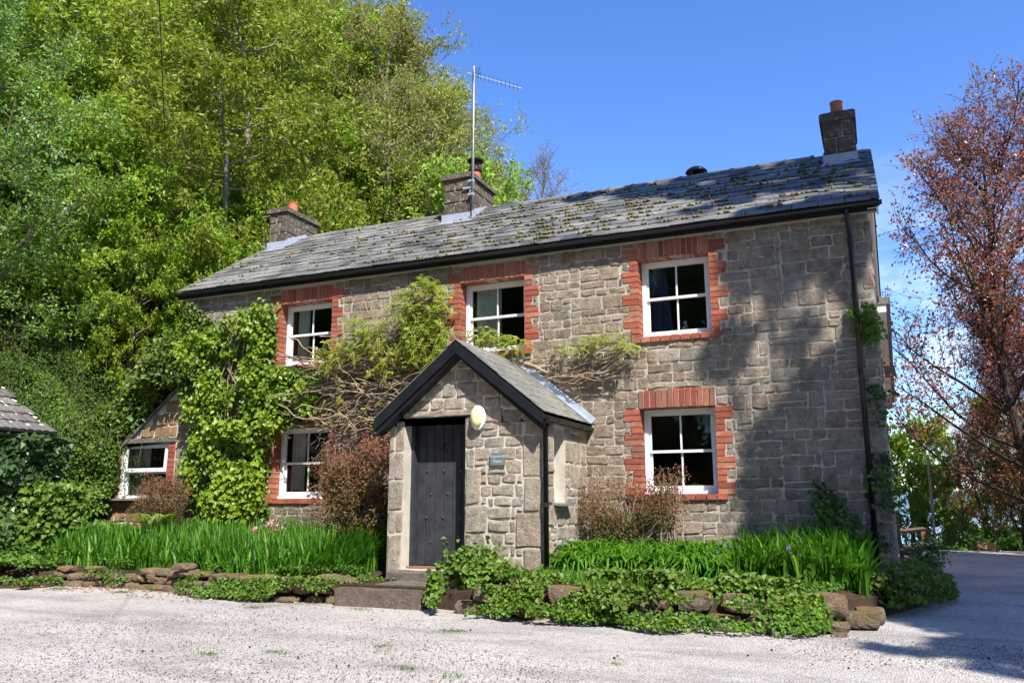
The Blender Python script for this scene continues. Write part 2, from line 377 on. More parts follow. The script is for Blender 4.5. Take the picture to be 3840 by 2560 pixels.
M['hillsoil'] = plain('woodland_floor', (.07,.06,.03), 1, var=.6, scale=1.5, bumpd=.05, spec=.05)
M['water'] = plain('estuary_water', (.10,.15,.22), .18, var=.2, scale=.01)
M['farhill'] = plain('haze_blue_hills', (.11,.17,.22), 1, var=.15, scale=.004, spec=.0)  # blue air haze is painted into the hill colour

# ------------------------------------------------------------------ ground, gravel, water, hills
def grid_mesh(xs, ys, zf):
    X, Y = np.meshgrid(xs, ys); Z = zf(X, Y)
    V = np.stack([X, Y, Z], -1).reshape(-1, 3); nx = len(xs)
    i = np.arange(len(ys)-1)[:, None]*nx+np.arange(nx-1)[None]
    Q = np.stack([i, i+1, i+nx+1, i+nx], -1).reshape(-1, 4)
    return MB().add(V, Q)
xs = np.concatenate([np.linspace(-160, -40, 25), np.linspace(-38, 20, 117), np.linspace(24, 160, 18)])
ys = np.concatenate([np.linspace(-70, -15, 12), np.linspace(-14, 60, 149), np.linspace(64, 190, 22)])
def land(X, Y):
    n = vnoise(np.stack([X.ravel(), Y.ravel()], 1), .35, 3).reshape(X.shape)
    far = np.clip((np.hypot(X+4, Y)-14)/20, 0, 1)
    return ground_z(X, Y)-.06+n*.5*far*((-X+.3*Y) > 15)
grid_mesh(xs, ys, land).obj('hillside_ground', M['hillsoil'], smooth=True, kind='structure')
def grav(X, Y):
    n = vnoise(np.stack([X.ravel(), Y.ravel()], 1), .5, 5).reshape(X.shape)
    return .026*(np.clip(Y, -40, 9)+12.145)-np.clip(Y-9.1, 0, None)*.25+n*.012
grid_mesh(np.linspace(-15.5, 14, 120), np.linspace(-26, 9.9, 150), grav).obj('gravel_yard', M['gravel'], smooth=True, kind='structure')
MB().add([(-9000,160,-46),(9000,160,-46),(9000,9000,-46),(-9000,9000,-46)], [(0,1,2,3)]).obj('water', M['water'], kind='structure')
def hillf(X, Y): return -50+np.clip(1-np.abs(Y-7600)/1600, 0, 1)*(150+38*np.sin(X/900)+22*np.sin(X/370+1))
grid_mesh(np.linspace(-9000, 9000, 90), np.linspace(5900, 9300, 14), hillf).obj('far_hills', M['farhill'], smooth=True, kind='structure')

# loose pebbles on the yard: nobody could count them
def pebbles():
    n = 34000; d = 2.2+9.5*rng.random(n)**1.15; a = R(23.75)+U(R(-34), R(36), n)
    x = -.112-np.sin(a)*d; y = -12.145+np.cos(a)*d
    ok = y < -2.9+.0*x
    x, y, d = x[ok], y[ok], d[ok]; n = len(x)
    z = .026*(y+12.145)
    r = U(.005, .0115, n)*(1+.35*(rng.random(n) > .93)); q = U(0, 6.28, n)
    oc = np.array([(1,0,0),(0,1,0),(-1,0,0),(0,-1,0),(0,0,.75),(0,0,-.5)])
    J = oc[None]*U(.65, 1.35, (n, 6, 1))
    c, s = np.cos(q)[:, None], np.sin(q)[:, None]
    V = np.stack([J[..., 0]*c-J[..., 1]*s*.75, J[..., 0]*s+J[..., 1]*c*.75, J[..., 2]], -1)*r[:, None, None]
    V += np.stack([x, y, z+r*.25], -1)[:, None]
    T = np.array([(0,1,4),(1,2,4),(2,3,4),(3,0,4),(1,0,5),(2,1,5),(3,2,5),(0,3,5)])
    T = (np.arange(n)[:, None, None]*6+T[None]).reshape(-1, 3)
    MB().add(V.reshape(-1, 3), None, T, np.repeat(rng.random(n), 6)).obj('gravel_stones', M['pebble'], kind='stuff',
        label='loose pale limestone chippings over the yard')
pebbles()

# planting beds (soil)
LEDGE = [(-13.6,-2.5),(-12.3,-2.2),(-10.8,-2.1),(-9.3,-2.4),(-8.0,-2.65),(-7.2,-2.5),(-6.75,-2.45)]
REDGE = [(-5.35,-2.6),(-4.2,-2.85),(-3.1,-2.9),(-2.1,-2.95),(-1.2,-2.8),(-.75,-2.5),(-.5,-2.0),(-.2,-1.4),(.2,-.5),(.42,.6),(.5,1.5)]
def bed(name, edge, back_y, zf, zb):
    V = []; nx = len(edge); m = 8
    for j in range(m):
        t = j/(m-1)
        for (x, y) in edge:
            yy = y+(back_y-y)*t if back_y > y else y
            V.append((x, yy, zf+(zb-zf)*t+.03*math.sin(x*5+j)))
    V += [(x, y-.12, .12) for x, y in edge]
    Q = [(j*nx+i, j*nx+i+1, (j+1)*nx+i+1, (j+1)*nx+i) for j in range(m-1) for i in range(nx-1)]
    b = m*nx; Q += [(b+i, b+i+1, i+1, i) for i in range(nx-1)]
    MB().add(V, Q).obj(name, M['soil'], kind='structure')
bed('flower_bed', LEDGE, .05, .48, .72)
bed('flower_bed', REDGE[:8], .05, .52, .78)
bed('flower_bed', REDGE[7:], 1.9, .42, .55)
# mossy ground and path in front of the door
MB().box(-6.78, -5.3, -2.75, -1.82, .2, .50).obj('doorstep_path', M['soil'], kind='structure')

# ------------------------------------------------------------------ stonework
def stone_geo(mb, u0, u1, v0, v1, O, Uv, Vv, Nv, bulge=.022, back=.03, rnd=.5, jit=.006, rough=1.0, nu=4, nv=4, r=None):
    """one rock-faced stone on a wall plane"""
    r = r or rng
    w, h = u1-u0, v1-v0
    iu = min(.022, w*.18); iv = min(.02, h*.18)
    us = np.concatenate([[0], np.linspace(iu, w-iu, nu-2), [w]]) if nu > 2 else np.array([0, w])
    vs_ = np.concatenate([[0], np.linspace(iv, h-iv, nv-2), [h]])
    A, B = np.meshgrid(us, vs_); n = np.zeros_like(A)+.003
    cj = r.uniform(-jit, jit, A.shape+(2,))*rough
    inner = np.zeros(A.shape, bool); inner[1:-1, 1:-1] = True
    n[inner] = bulge*r.uniform(.25, 1.35, inner.sum())
    A = A+cj[..., 0]; B = B+cj[..., 1]
    # knock the corners in
    for (i, j, du, dv) in ((0,0,1,1),(0,-1,-1,1),(-1,0,1,-1),(-1,-1,-1,-1)):
        k = r.uniform(.2, 1.5)*min(iu, iv); A[i, j] += du*k; B[i, j] += dv*k
    P = lambda a, b, c: O+np.multiply.outer(a, Uv)+np.multiply.outer(b, Vv)+np.multiply.outer(c, Nv)
    V = P(A.ravel()+u0, B.ravel()+v0, n.ravel())
    ring = [j for j in range(nu)]+[i*nu+nu-1 for i in range(1, nv)]+[(nv-1)*nu+j for j in range(nu-2, -1, -1)]+[i*nu for i in range(nv-2, 0, -1)]
    Rb = P(A.ravel()[ring]+u0, B.ravel()[ring]+v0, np.full(len(ring), -back))
    nb = nu*nv; Q = [(i*nu+j, i*nu+j+1, (i+1)*nu+j+1, (i+1)*nu+j) for i in range(nv-1) for j in range(nu-1)]
    L = len(ring)
    Q += [(ring[(k+1) % L], ring[k], nb+k, nb+(k+1) % L) for k in range(L)]
    mb.add(np.vstack([V, Rb]), Q, rnd=rnd)

def subtract(rect, holes, mn=.045):
    out = [rect]
    for (a0, a1, b0, b1) in holes:
        new = []
        for (x0, x1, z0, z1) in out:
            if a1 <= x0 or a0 >= x1 or b1 <= z0 or b0 >= z1: new.append((x0, x1, z0, z1)); continue
            if a0 > x0: new.append((x0, a0, z0, z1))
            if a1 < x1: new.append((a1, x1, z0, z1))
            m0, m1 = max(x0, a0), min(x1, a1)
            if b0 > z0: new.append((m0, m1, z0, b0))
            if b1 < z1: new.append((m0, m1, b1, z1))
        out = new
    return [q for q in out if q[1]-q[0] > mn and q[3]-q[2] > mn]

def courses(u0, u1, v0, v1, holes, hmin, hmax, wmin, wmax, fixed=()):
    marks = sorted([v0, v1]+[f for f in fixed if v0 < f < v1]); rects = []
    for a, b in zip(marks[:-1], marks[1:]):
        k = max(1, round((b-a)/((hmin+hmax)/2))); hs = rng.uniform(hmin, hmax, k); hs *= (b-a)/hs.sum(); z = a
        for h in hs:
            u = u0-(rng.uniform(0, .2) if u0 < -12.4 else 0)
            while u < u1:
                wd = rng.uniform(wmin, wmax)*(1+.25*(h > (hmin+hmax)/2))
                if h > .17 and rng.random() < .12:      # two thin stones in one course
                    m = z+h*rng.uniform(.4, .6)
                    cand = [(max(u, u0), min(u+wd, u1), z, m), (max(u, u0), min(u+wd, u1), m, z+h)]
                else: cand = [(max(u, u0), min(u+wd, u1), z, z+h)]
                for c in cand:
                    if c[1]-c[0] > .03: rects += subtract(c, holes)
                u += wd
            z += h
    return rects

def lay(rects, wall, mat, O, Uv, Vv, Nv, joint=.009, bulge=.022, keep=9999, weight=None, shape=None, stuff_name='stones'):
    O, Uv, Vv, Nv = (np.array(q, float) for q in (O, Uv, Vv, Nv))
    if weight is None: weight = lambda q: (q[1]-q[0])*(q[3]-q[2])
    rects = sorted(rects, key=lambda q: -weight(q)); rest = MB()
    for i, (a, b, c, d) in enumerate(rects):
        j = joint*rng.uniform(.7, 1.4)
        mb = MB() if i < keep else rest
        stone_geo(mb, a+j, b-j, c+j, d-j, O, Uv, Vv, Nv, bulge=bulge*rng.uniform(.6, 1.2), rnd=rng.random(), nu=5 if b-a > .2 else 4, nv=4 if d-c > .1 else 3, jit=.014)
        if i < keep: mb.obj('stone', mat, wall)
    if rest.n: rest.obj(stuff_name, mat, wall, kind='stuff')

def slab(name, u0, u1, v0, v1, holes, d0, d1, to3, mat, parent=None, clip=None):
    """wall slab with rectangular holes; to3(u,v,d)->xyz ; d0 front, d1 back"""
    us = sorted({u0, u1, *[h[0] for h in holes], *[h[1] for h in holes]}); vv = sorted({v0, v1, *[h[2] for h in holes], *[h[3] for h in holes]})
    mb = MB(); solid = {}
    for i in range(len(us)-1):
        for j in range(len(vv)-1):
            cu, cv = (us[i]+us[i+1])/2, (vv[j]+vv[j+1])/2
            solid[i, j] = not any(h[0] < cu < h[1] and h[2] < cv < h[3] for h in holes)
    for (i, j), s in solid.items():
        if not s: continue
        a, b, c, d = us[i], us[i+1], vv[j], vv[j+1]
        for dd in (d0, d1): mb.add([to3(a,c,dd), to3(b,c,dd), to3(b,d,dd), to3(a,d,dd)], [(0,1,2,3)])
        for (di, dj, p, q) in ((-1,0,(a,c),(a,d)),(1,0,(b,c),(b,d)),(0,-1,(a,c),(b,c)),(0,1,(a,d),(b,d))):
            if not solid.get((i+di, j+dj), False):
                mb.add([to3(*p,d0), to3(*q,d0), to3(*q,d1), to3(*p,d1)], [(0,1,2,3)])
    return mb.obj(name, mat, parent)

# shared brick and slate meshes (a dozen variants each)
def brick_variants():
    out = []
    for k in range(12):
        mb = MB(); r = np.random.default_rng(k)
        V = np.array([(x, y, z) for z in (-.5,.5) for (x, y) in ((-.5,-.5),(.5,-.5),(.5,.5),(-.5,.5))])
        V[:, 1] += r.uniform(-.03, .03, 8); V += r.uniform(-.02, .02, (8, 3))*[1, 0, 1]
        mb.add(V, [(0,3,2,1),(4,5,6,7),(0,1,5,4),(1,2,6,5),(2,3,7,6),(3,0,4,7)], rnd=k/11)
        out.append(mb.mesh('brick', M['brick']))
    return out
BR = brick_variants()
def brick(parent, x0, x1, y0, y1, z0, z1, mb=None):
    Mx = Matrix.Translation(((x0+x1)/2, (y0+y1)/2, (z0+z1)/2)) @ Matrix.Diagonal((x1-x0, y1-y0, z1-z0, 1))
    o = bpy.data.objects.new('brick', BR[rng.integers(12)]); COL.objects.link(o); put(o, parent); o.matrix_basis = Mx
    return o
def slate_variants(mat, n=12):
    out = []
    for k in range(n):
        mb = MB(); r = np.random.default_rng(50+k); e = r.uniform(-.03, .03, 4)
        V = [(-.5,0+e[0],0),(.5,0+e[1],0),(.5,1,0),(-.5,1,0),(-.5+.03*r.random(),0+e[0],1),(.5-.03*r.random(),0+e[1],1.),(.5,1,1),(-.5,1,1)]
        V.insert(4, V.pop(4))
        mb.add(V, [(0,3,2,1),(4,5,6,7),(0,1,5,4),(1,2,6,5),(2,3,7,6),(3,0,4,7)], rnd=k/(n-1))
        out.append(mb.mesh('slate', mat))
    return out
SL = slate_variants(M['slate']); SLP = slate_variants(M['porch_slate'])

# ------------------------------------------------------------------ the cottage
cot = thing('stone_cottage', (0, 0, .7), 'two-storey rubble stone cottage with red brick window surrounds and slate roof', 'house')
X0, X1, ZB, ZT, YB = -12.55, 0.0, .3, 5.53, 5.8
WIN = {  # x0,x1,z0,z1 of the white frames
 'UR': (-3.285,-2.254,4.04,5.27), 'LR': (-3.32,-2.265,1.68,2.94), 'UM': (-6.34,-5.27,4.015,5.235),
 'UL': (-10.10,-9.10,4.055,5.235), 'LL': (-10.09,-9.07,1.635,2.91)}
WIN = {k: (-.112+(a+.112)*1.0098, -.112+(b+.112)*.9935, 1.5+(c-1.5)*.9935, 1.5+(d-1.5)*.9935) for k, (a, b, c, d) in WIN.items()}
CO = .0905
bricks_spec = []; holes_stone = []; holes_wall = []
for k, (a, b, c, d) in WIN.items():
    holes_wall.append((a-.022, b+.022, c-.01, d+.012))
    upper = c > 3
    top = ZT if upper else d+.27
    # jambs: pairs of courses, alternately short and long
    n = int(round((d-c)/CO))+(2 if upper else 0); z = d+(.20 if upper else .0)
    z = min(z, ZT-.01)
    pair = 0; i = 0; zz = z
    while zz > c-.02:
        longq = (pair % 2 == 0)
        for s in (-1, 1):
            Lr = .245 if longq else .128
            Lr += rng.uniform(-.012, .012)
            z0 = zz-CO
            if s < 0: x0, x1 = a-.008-Lr, a-.008
            else: x0, x1 = b+.008, b+.008+Lr
            bricks_spec.append((x0, x1, z0+.006, zz-.009))
            holes_stone.append((x0-.004, x1+.004, z0-.002, zz+.002))
        zz -= CO; i += 1
        if i % 2 == 0: pair += 1
    # soldier arch
    m = 13; wdt = (b-a+.05)/m
    for q in range(m):
        xx = a-.025+q*wdt
        camber = .02*(1-((q-6)/6)**2)
        bricks_spec.append((xx+.010, xx+wdt-.010, d+.004+camber*.4, min(top, d+.27)-.004+(camber if not upper else 0)))
    holes_stone.append((a-.03, b+.03, d, top+.02))
    # sill of headers
    m = 9; x_s, x_e = a-.13, b+.14; wdt = (x_e-x_s)/m
    for q in range(m):
        bricks_spec.append((x_s+q*wdt+.007, x_s+(q+1)*wdt-.007, c-.085, c-.004, 'sill'))
    holes_stone.append((x_s-.005, x_e+.005, c-.095, c)); holes_stone.append((a-.01, b+.01, c-.02, d+.02))
wall = slab('front_wall', X0, X1, ZB, ZT+.03, holes_wall, 0.0, .42, lambda u, v, d: (u, d, v), M['mortar'], cot)
for s in bricks_spec:
    if len(s) == 5: brick(wall, s[0], s[1], -.045, .20, s[2], s[3])
    else: brick(wall, s[0], s[1], -.012-rng.uniform(0, .006), .197, s[2], s[3])
# quoin-ish corner and field
rects = []
for (z0_, z1_) in ((.45,1.585),(1.585,2.4),(2.4,3.21),(3.21,3.95),(3.95,4.75),(4.75,ZT)):
    xs_ = [X0]+[b+U(-.45,.45) for b in (-11.2,-9.6,-8.1,-6.6,-5.2,-4.1,-2.9,-1.7,-.8)]+[X1]
    for a, b in zip(xs_[:-1], xs_[1:]):
        hm = U(.135, .185); rects += courses(a, b, z0_, z1_, holes_stone, hm*.62, hm*1.45, .14, .44)
porchzone = (-6.5, -4.3, .3, 2.9)
rects = [q for q in rects if not (q[0] > porchzone[0] and q[1] < porchzone[1] and q[3] < 2.85)]
def wgt(q):
    x, z = (q[0]+q[1])/2, (q[2]+q[3])/2
    vis = 1.0
    if z < 1.1: vis = .15
    if -11.9 < x < -9.0 and z < 5: vis = .1
    if -9 < x < -6.5 and 2.7 < z < 4.6: vis = .3
    return vis*(q[1]-q[0])*(q[3]-q[2])/((x+.1)**2+148)
lay(rects, wall, M['stone'], (0,0,0), (1,0,0), (0,0,1), (0,-1,0), keep=300, weight=wgt, bulge=.015, joint=.007)
# other walls: gable ends and back
def gable(name, x, xin, nrm):
    mb = MB(); P = [(.423,ZB),(YB,ZB),(YB,ZT),(YB/2,7.50),(.423,ZT+.29)]
    n = len(P); V = [(x, y, z) for y, z in P]+[(xin, y, z) for y, z in P]
    mb.add(V, [(i, (i+1) % n, n+(i+1) % n, n+i) for i in range(n)], [(0,1,2),(0,2,4),(4,2,3),(n,n+2,n+1),(n,n+4,n+2),(n+4,n+3,n+2)])
    mb.add([(q, y, z) for q in (x, xin) for (y, z) in ((.003,ZT+.034),(.42,ZT+.034),(.42,ZT+.285))], [(0,1,4,3),(1,2,5,4),(2,0,3,5)], [(0,2,1),(3,4,5)])
    return mb.obj(name, M['mortar'], cot)
ge = gable('gable_wall', X1-.002, X1-.4, 1); gw = gable('gable_wall', X0+.002, X0+.4, -1)
rg = courses(0.02, YB, .45, 5.45, [], .17, .27, .25, .5)
lay(rg, ge, M['stone'], (0,0,0), (0,1,0), (0,0,1), (1,0,0), keep=60, weight=lambda q: -q[0], bulge=.022)
MB().box(X0+.4, X1-.4, YB-.4, YB, ZB, ZT).obj('back_wall', M['mortar'], cot)
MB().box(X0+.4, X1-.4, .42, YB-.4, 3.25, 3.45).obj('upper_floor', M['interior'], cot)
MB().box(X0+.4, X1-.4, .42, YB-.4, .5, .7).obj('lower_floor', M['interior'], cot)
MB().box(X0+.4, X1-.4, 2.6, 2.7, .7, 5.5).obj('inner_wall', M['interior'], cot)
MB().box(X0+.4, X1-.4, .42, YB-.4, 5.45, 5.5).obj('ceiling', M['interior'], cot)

def sash_window(parent, a, b, c, d, y=.20, bars=True, split=.5, name='window'):
    fw = .065
    mb = MB()
    mb.box(a, b, y, y+.10, d-.05, d); mb.box(a-.005, b+.005, y-.03, y+.10, c, c+.045)
    mb.box(a, a+fw, y, y+.10, c+.045, d-.05); mb.box(b-fw, b, y, y+.10, c+.045, d-.05)
    w_ = mb.obj(name, M['white'], parent)
    x0, x1 = a+fw, b-fw; z0, z1 = c+.045, d-.05; zm = z0+(z1-z0)*split
    for (p, q, yy, rb, rt) in ((z0, zm+.02, y+.055, .075, .04), (zm-.02, z1, y+.02, .04, .045)):
        s = MB(); st = .04
        s.box(x0, x0+st, yy, yy+.035, p, q).box(x1-st, x1, yy, yy+.035, p, q)
        s.box(x0+st, x1-st, yy, yy+.035, p, p+rb).box(x0+st, x1-st, yy, yy+.035, q-rt, q)
        s.obj('sash', M['white'], w_)
        xm = (x0+x1)/2
        if bars: MB().box(xm-.013, xm+.013, yy+.004, yy+.03, p+rb, q-rt).obj('glazing_bar', M['white'], w_)
        for (u, v) in (((x0+st, xm-.013), (xm+.013, x1-st)) if bars else ((x0+st, x1-st),)):
            MB().add([(u,yy+.015,p+rb),(v,yy+.015,p+rb),(v,yy+.015,q-rt),(u,yy+.015,q-rt)], [(0,1,2,3)]).obj('pane', M['glass'], w_)
    return w_
for k, (a, b, c, d) in WIN.items(): sash_window(cot, a, b, c, d, split=.50 if k[0] == 'L' else .52)

# eaves: wall plate, soffit, fascia, gutter
MB().box(X0-.1, X1+.12, -.018, .0, ZT-.004, ZT+.035).obj('wall_plate', M['cream_wood'], cot)
MB().box(X0-.1, X1+.14, -.11, -.0, ZT+.037, ZT+.05).obj('soffit', M['black'], cot)
MB().box(X0-.12, X1+.14, -.13, -.11, ZT-.005, ZT+.13).obj('fascia', M['black'], cot)
def gutter(name, p0, p1, out, r=.054, parent=None, joints=8):
    p0, p1, out = (np.array(q, float) for q in (p0, p1, out)); mb = MB(); n = 9
    a = np.linspace(0, math.pi, n)
    ring = [(-math.cos(t)*r, -math.sin(t)*r) for t in a]+[(math.cos(t)*(r-.006), -math.sin(t)*(r-.006)) for t in a]
    V = [p0+out*u+np.array([0,0,v]) for u, v in ring]+[p1+out*u+np.array([0,0,v]) for u, v in ring]; m = 2*n
    mb.add(V, [(i, (i+1) % m, m+(i+1) % m, m+i) for i in range(m)])
    for q in (p0, p1):
        V = [q+out*u+np.array([0,0,v]) for u, v in ring[:n]]; mb.add(V, None, [(0, i, i+1) for i in range(1, n-1)])
    g = mb.obj(name, M['black'], parent)
    d = unit(p1-p0)
    for k in range(joints):
        c = p0+(p1-p0)*(k+.5)/joints; s = MB(); rr = r+.008
        V = [c+out*(-math.cos(t)*rr)+np.array([0,0,-math.sin(t)*rr])+d*e for e in (-.03,.03) for t in a]
        s.add(V, [(i, i+1, n+i+1, n+i) for i in range(n-1)]); s.obj('gutter_joint', M['black'], g)
    return g
gutter('gutter', (X0-.15, -.185, ZT+.10), (X1+.19, -.185, ZT+.10), (0,-1,0), parent=cot, joints=9)
def downpipe(parent, P, r=.034):
    pp = MB().tube(P, r, 10).obj('downpipe', M['black'], parent, smooth=True)
    z = P[-1][2]+.9
    while z < P[-2][2]: 
        t = (z-P[-1][2])/(P[-2][2]-P[-1][2]); MB().tube([(P[-1][0],P[-1][1],z-.03),(P[-1][0],P[-1][1],z+.03)], r+.009, 10).obj('pipe_collar', M['black'], pp); z += 1.8
    return pp
downpipe(cot, [(-.27,-.185,5.57),(-.27,-.185,5.48),(-.26,-.09,5.34),(-.25,-.085,5.2),(-.25,-.085,.6)], .037)

# roof
YE, ZE, YR, ZR = -.185, 5.66, 2.9, 7.66
RX0, RX1 = X0-.16, X1+.17
sl = (ZR-ZE)/(YR-YE); L = math.hypot(ZR-ZE, YR-YE); th = math.atan(sl)
YB2 = 2*YR-YE
MBr = MB()
e = .02
V = [(x, y, z-.035) for x in (RX0+.01, RX1-.01) for (y, z) in ((YE+.03,ZE),(YR,ZR),(YB2-.03,ZE),(YB2-.03,ZE-.06),(YR,ZR-.1),(YE+.03,ZE-.06))]
MBr.add(V, [(0,6,7,1),(1,7,8,2),(2,8,9,3),(3,9,10,4),(4,10,11,5),(5,11,6,0),(0,1,4,5),(1,2,3,4),(6,11,10,7),(7,10,9,8)])
roof = MBr.obj('roof', M['black'], cot)
NR = 13; ex = L/NR
Mrot = Matrix.Rotation(th, 4, 'X')
CH = {'a': (-12.49,-12.0,2.2,2.75+.55), 'b': (-7.98,-7.32,2.2,3.3), 'c': (-.57,-.08,2.2,3.3)}
spec = []
for r_ in range(NR):
    y0 = r_*ex; x = RX0-(.18 if r_ % 2 else 0)
    while x < RX1:
        wd = .355; a, b = max(x, RX0), min(x+wd, RX1)
        if b-a > .05: spec.append((a, b, y0))
        x += wd
def slate_w(q): return 1/((q[0])**2+150) * (1-.2*q[2]/L)
spec.sort(key=lambda q: -slate_w(q))
rest = MB()
for i, (a, b, s) in enumerate(spec):
    tk = .013*rng.uniform(.8, 1.5); lift = .008+rng.uniform(0, .006); wd = b-a-.006
    base = Matrix.Translation(((a+b)/2, YE+s*math.cos(th), ZE+s*math.sin(th)))
    Mx = base @ Mrot @ Matrix.Rotation(rng.normal()*.006, 4, 'Z') @ Matrix.Rotation(-.038+rng.normal()*.006, 4, 'X') @ Matrix.Translation((0,-.01,lift)) @ Matrix.Diagonal((wd, ex*1.18, tk, 1))
    if i < 300:
        o = bpy.data.objects.new('slate', SL[rng.integers(12)]); COL.objects.link(o); put(o, roof); o.matrix_basis = Mx
    else:
        me = SL[rng.integers(12)]; V = np.array([Mx @ v.co for v in me.vertices]); rest.add(V, [tuple(p.vertices) for p in me.polygons], rnd=rng.random())
rest.obj('slates', M['slate'], roof, kind='stuff')
# back slope as one sheet of slates (never seen from the front)
MB().add([(RX0,YR,ZR),(RX1,YR,ZR),(RX1,YB2,ZE),(RX0,YB2,ZE)], [(0,1,2,3)]).obj('rear_slope', M['slate'], roof)
# ridge tiles
nrt = 27
for i in range(nrt):
    a = RX0+(RX1-RX0)*i/nrt; b = RX0+(RX1-RX0)*(i+1)/nrt
    if any(c[0]-.05 < (a+b)/2 < c[1]+.05 for c in CH.values()) : continue
    mb = MB(); w_ = .155; dz = w_*sl
    for (p, q, k) in ((a, b, 0), (b-.05, b+.012, .014)):
        V = [(x, YR+yy, ZR+.045+k+zz) for x in (p, q) for (yy, zz) in ((-w_,-dz),(0,0),(w_,-dz),(w_,-dz-.02),(0,-.025),(-w_,-dz-.02))]
        mb.add(V, [(0,6,7,1),(1,7,8,2),(2,8,9,3),(3,9,10,4),(4,10,11,5),(5,11,6,0),(0,1,4,5),(1,2,3,4),(6,11,10,7),(7,10,9,8)], rnd=rng.random()*.5)
    mb.obj('ridge_tile', M['slate'], roof)
# barge board at the right gable, running down both slopes
for (ya, za, yb, zb) in ((YE+.05, ZE-.04, YR, ZR-.05), (YR, ZR-.05, YB2-.05, ZE-.04)):
    MB().add([(x, y, z) for x in (X1+.115, X1+.14) for (y, z) in ((ya,za),(yb,zb),(yb,zb-.17),(ya,za-.17))],
             [(0,1,2,3),(7,6,5,4),(0,4,5,1),(3,2,6,7),(0,3,7,4),(1,5,6,2)]).obj('barge_board', M['white'], cot)
    MB().add([(x, y, z) for x in (X1, X1+.115) for (y, z) in ((ya,za-.06),(yb,zb-.06),(yb,zb-.075),(ya,za-.075))],
             [(0,1,2,3),(7,6,5,4),(0,4,5,1),(3,2,6,7),(0,3,7,4),(1,5,6,2)]).obj('verge_soffit', M['white'], cot)
# low rear outshut seen past the gable
MB().box(-3, -.02, YB, 8.4, .4, 3.9).obj('outshut_wall', M['stone'], cot)
mb = MB(); mb.add([(x, y, z) for x in (-3, .30) for (y, z) in ((5.75,5.62),(8.7,3.95),(8.7,3.83),(5.75,5.5))], [(0,4,5,1),(1,5,6,2),(2,6,7,3),(3,7,4,0),(0,1,2,3),(7,6,5,4)])
orf = mb.obj('outshut_roof', M['slate'], cot)
for i in range(9):
    t = i/9; y, z = 5.75+2.95*t, 5.62-1.67*t
    MB().obox((-.05, y, z+.01), (.37,0,0), (0,.34,-.19), (0,.008,.016), rnd=rng.random()).obj('slate', M['slate'], orf)
MB().add([(x, y, z) for x in (0, .24) for (y, z) in ((5.78,5.5),(8.65,3.84),(8.65,3.68),(5.78,5.34))], [(0,4,5,1),(1,5,6,2),(2,6,7,3),(3,7,4,0),(0,1,2,3),(7,6,5,4)]).obj('outshut_barge_board', M['white'], cot)
# roof vent cowl
v = MB().lathe((-2.93, 3.12, 7.5), [(.10,0),(.10,.27),(.07,.27),(.07,.36)], 18).lathe((-2.93, 3.12, 7.86), [(.21,-.03),(.20,.0),(.13,.055),(.0,.075)], 20).obj('roof_vent', M['black'], cot, smooth=False)

# chimneys
def chimney(x0, x1, y0, y1, zc, zt, mat, cap=.09, over=.055, rows=4, potx=None, pot=(.105,.24), tilt=0):
    body = MB().box(x0+.015, x1-.015, y0+.015, y1-.015, 6.9, zt).obj('chimney', M['mortar'], cot)
    zb = 7.10; zs = np.linspace(zb, zt, rows+1)
    for i in range(rows):
        a, b = zs[i], zs[i+1]; j = .008
        sp = x0+(x1-x0)*(.42 if i % 2 else .63)
        for (u, v) in ((x0, sp), (sp, x1)):
            mb = MB(); stone_geo(mb, u+j, v-j, a+j, b-j, np.array([0,y0+.01,0]), np.array([1.,0,0]), np.array([0,0,1.]), np.array([0,-1.,0]), rnd=rng.random(), bulge=.02); mb.obj('stone', mat, body)
        sp = y0+(y1-y0)*(.6 if i % 2 else .4)
        for (u, v) in ((y0, sp), (sp, y1)):
            mb = MB(); stone_geo(mb, u+j, v-j, a+j, b-j, np.array([x1-.01,0,0]), np.array([0,1.,0]), np.array([0,0,1.]), np.array([1.,0,0]), rnd=rng.random(), bulge=.02); mb.obj('stone', mat, body)
    c = MB(); o = over; m2 = 5
    pts = []
    for (xa, xb, ya, yb, za, zb_) in ((x0-o, x1+o, y0-o, y1+o, zt, zt+cap),):
        c.box(xa, xb, ya, yb, za, zb_)
    c.box(x0-o*.3, x1+o*.3, y0-o*.3, y1+o*.3, zt+cap, zt+cap+.03)
    c.obj('chimney_cap', mat, body)
    # lead flashing: apron and stepped side pieces
    zr0 = ZE+(y0-YE)*sl
    f = MB(); f.box(x0-.025, x1+.025, y0-.022, y0-.012+.01, zr0-.02, zr0+.17)
    f.add([(x0-.05,y0-.02,zr0+.012),(x1+.05,y0-.02,zr0+.012),(x1+.07,y0-.17,zr0-.17*sl+.038),(x0-.07,y0-.17,zr0-.17*sl+.038)], [(0,1,2,3)])
    for xs_ in (x0-.02, x1+.012):
        f.add([(xs_+q, y, z) for q in (0,.008) for (y, z) in ((y0-.02,zr0-.03),(y0-.02,zr0+.17),(y0+.1,zr0+.26),(YR+.02,ZR+.08),(YR+.02,ZR-.1))], None,
              [(0,1,2),(0,2,3),(0,3,4),(5,7,6),(5,8,7),(5,9,8)]+[(i, 5+i, 5+(i+1) % 5) for i in range(5)]+[(i, 5+(i+1) % 5, (i+1) % 5) for i in range(5)])
    f.obj('flashing', M['lead'], body)
    px = potx if potx is not None else (x0+x1)/2; py = (y0+y1)/2-.2; r, h = pot
    MB().lathe((px, py, zt+cap), [(r*1.08,0),(r*1.0,.03),(r*.96,h-.02),(r*1.04,h-.02),(r*1.04,h),(r*.82,h),(r*.8,.02)], 22).obj('chimney_pot', M['terracotta'], body, smooth=False)
    return body, px, py
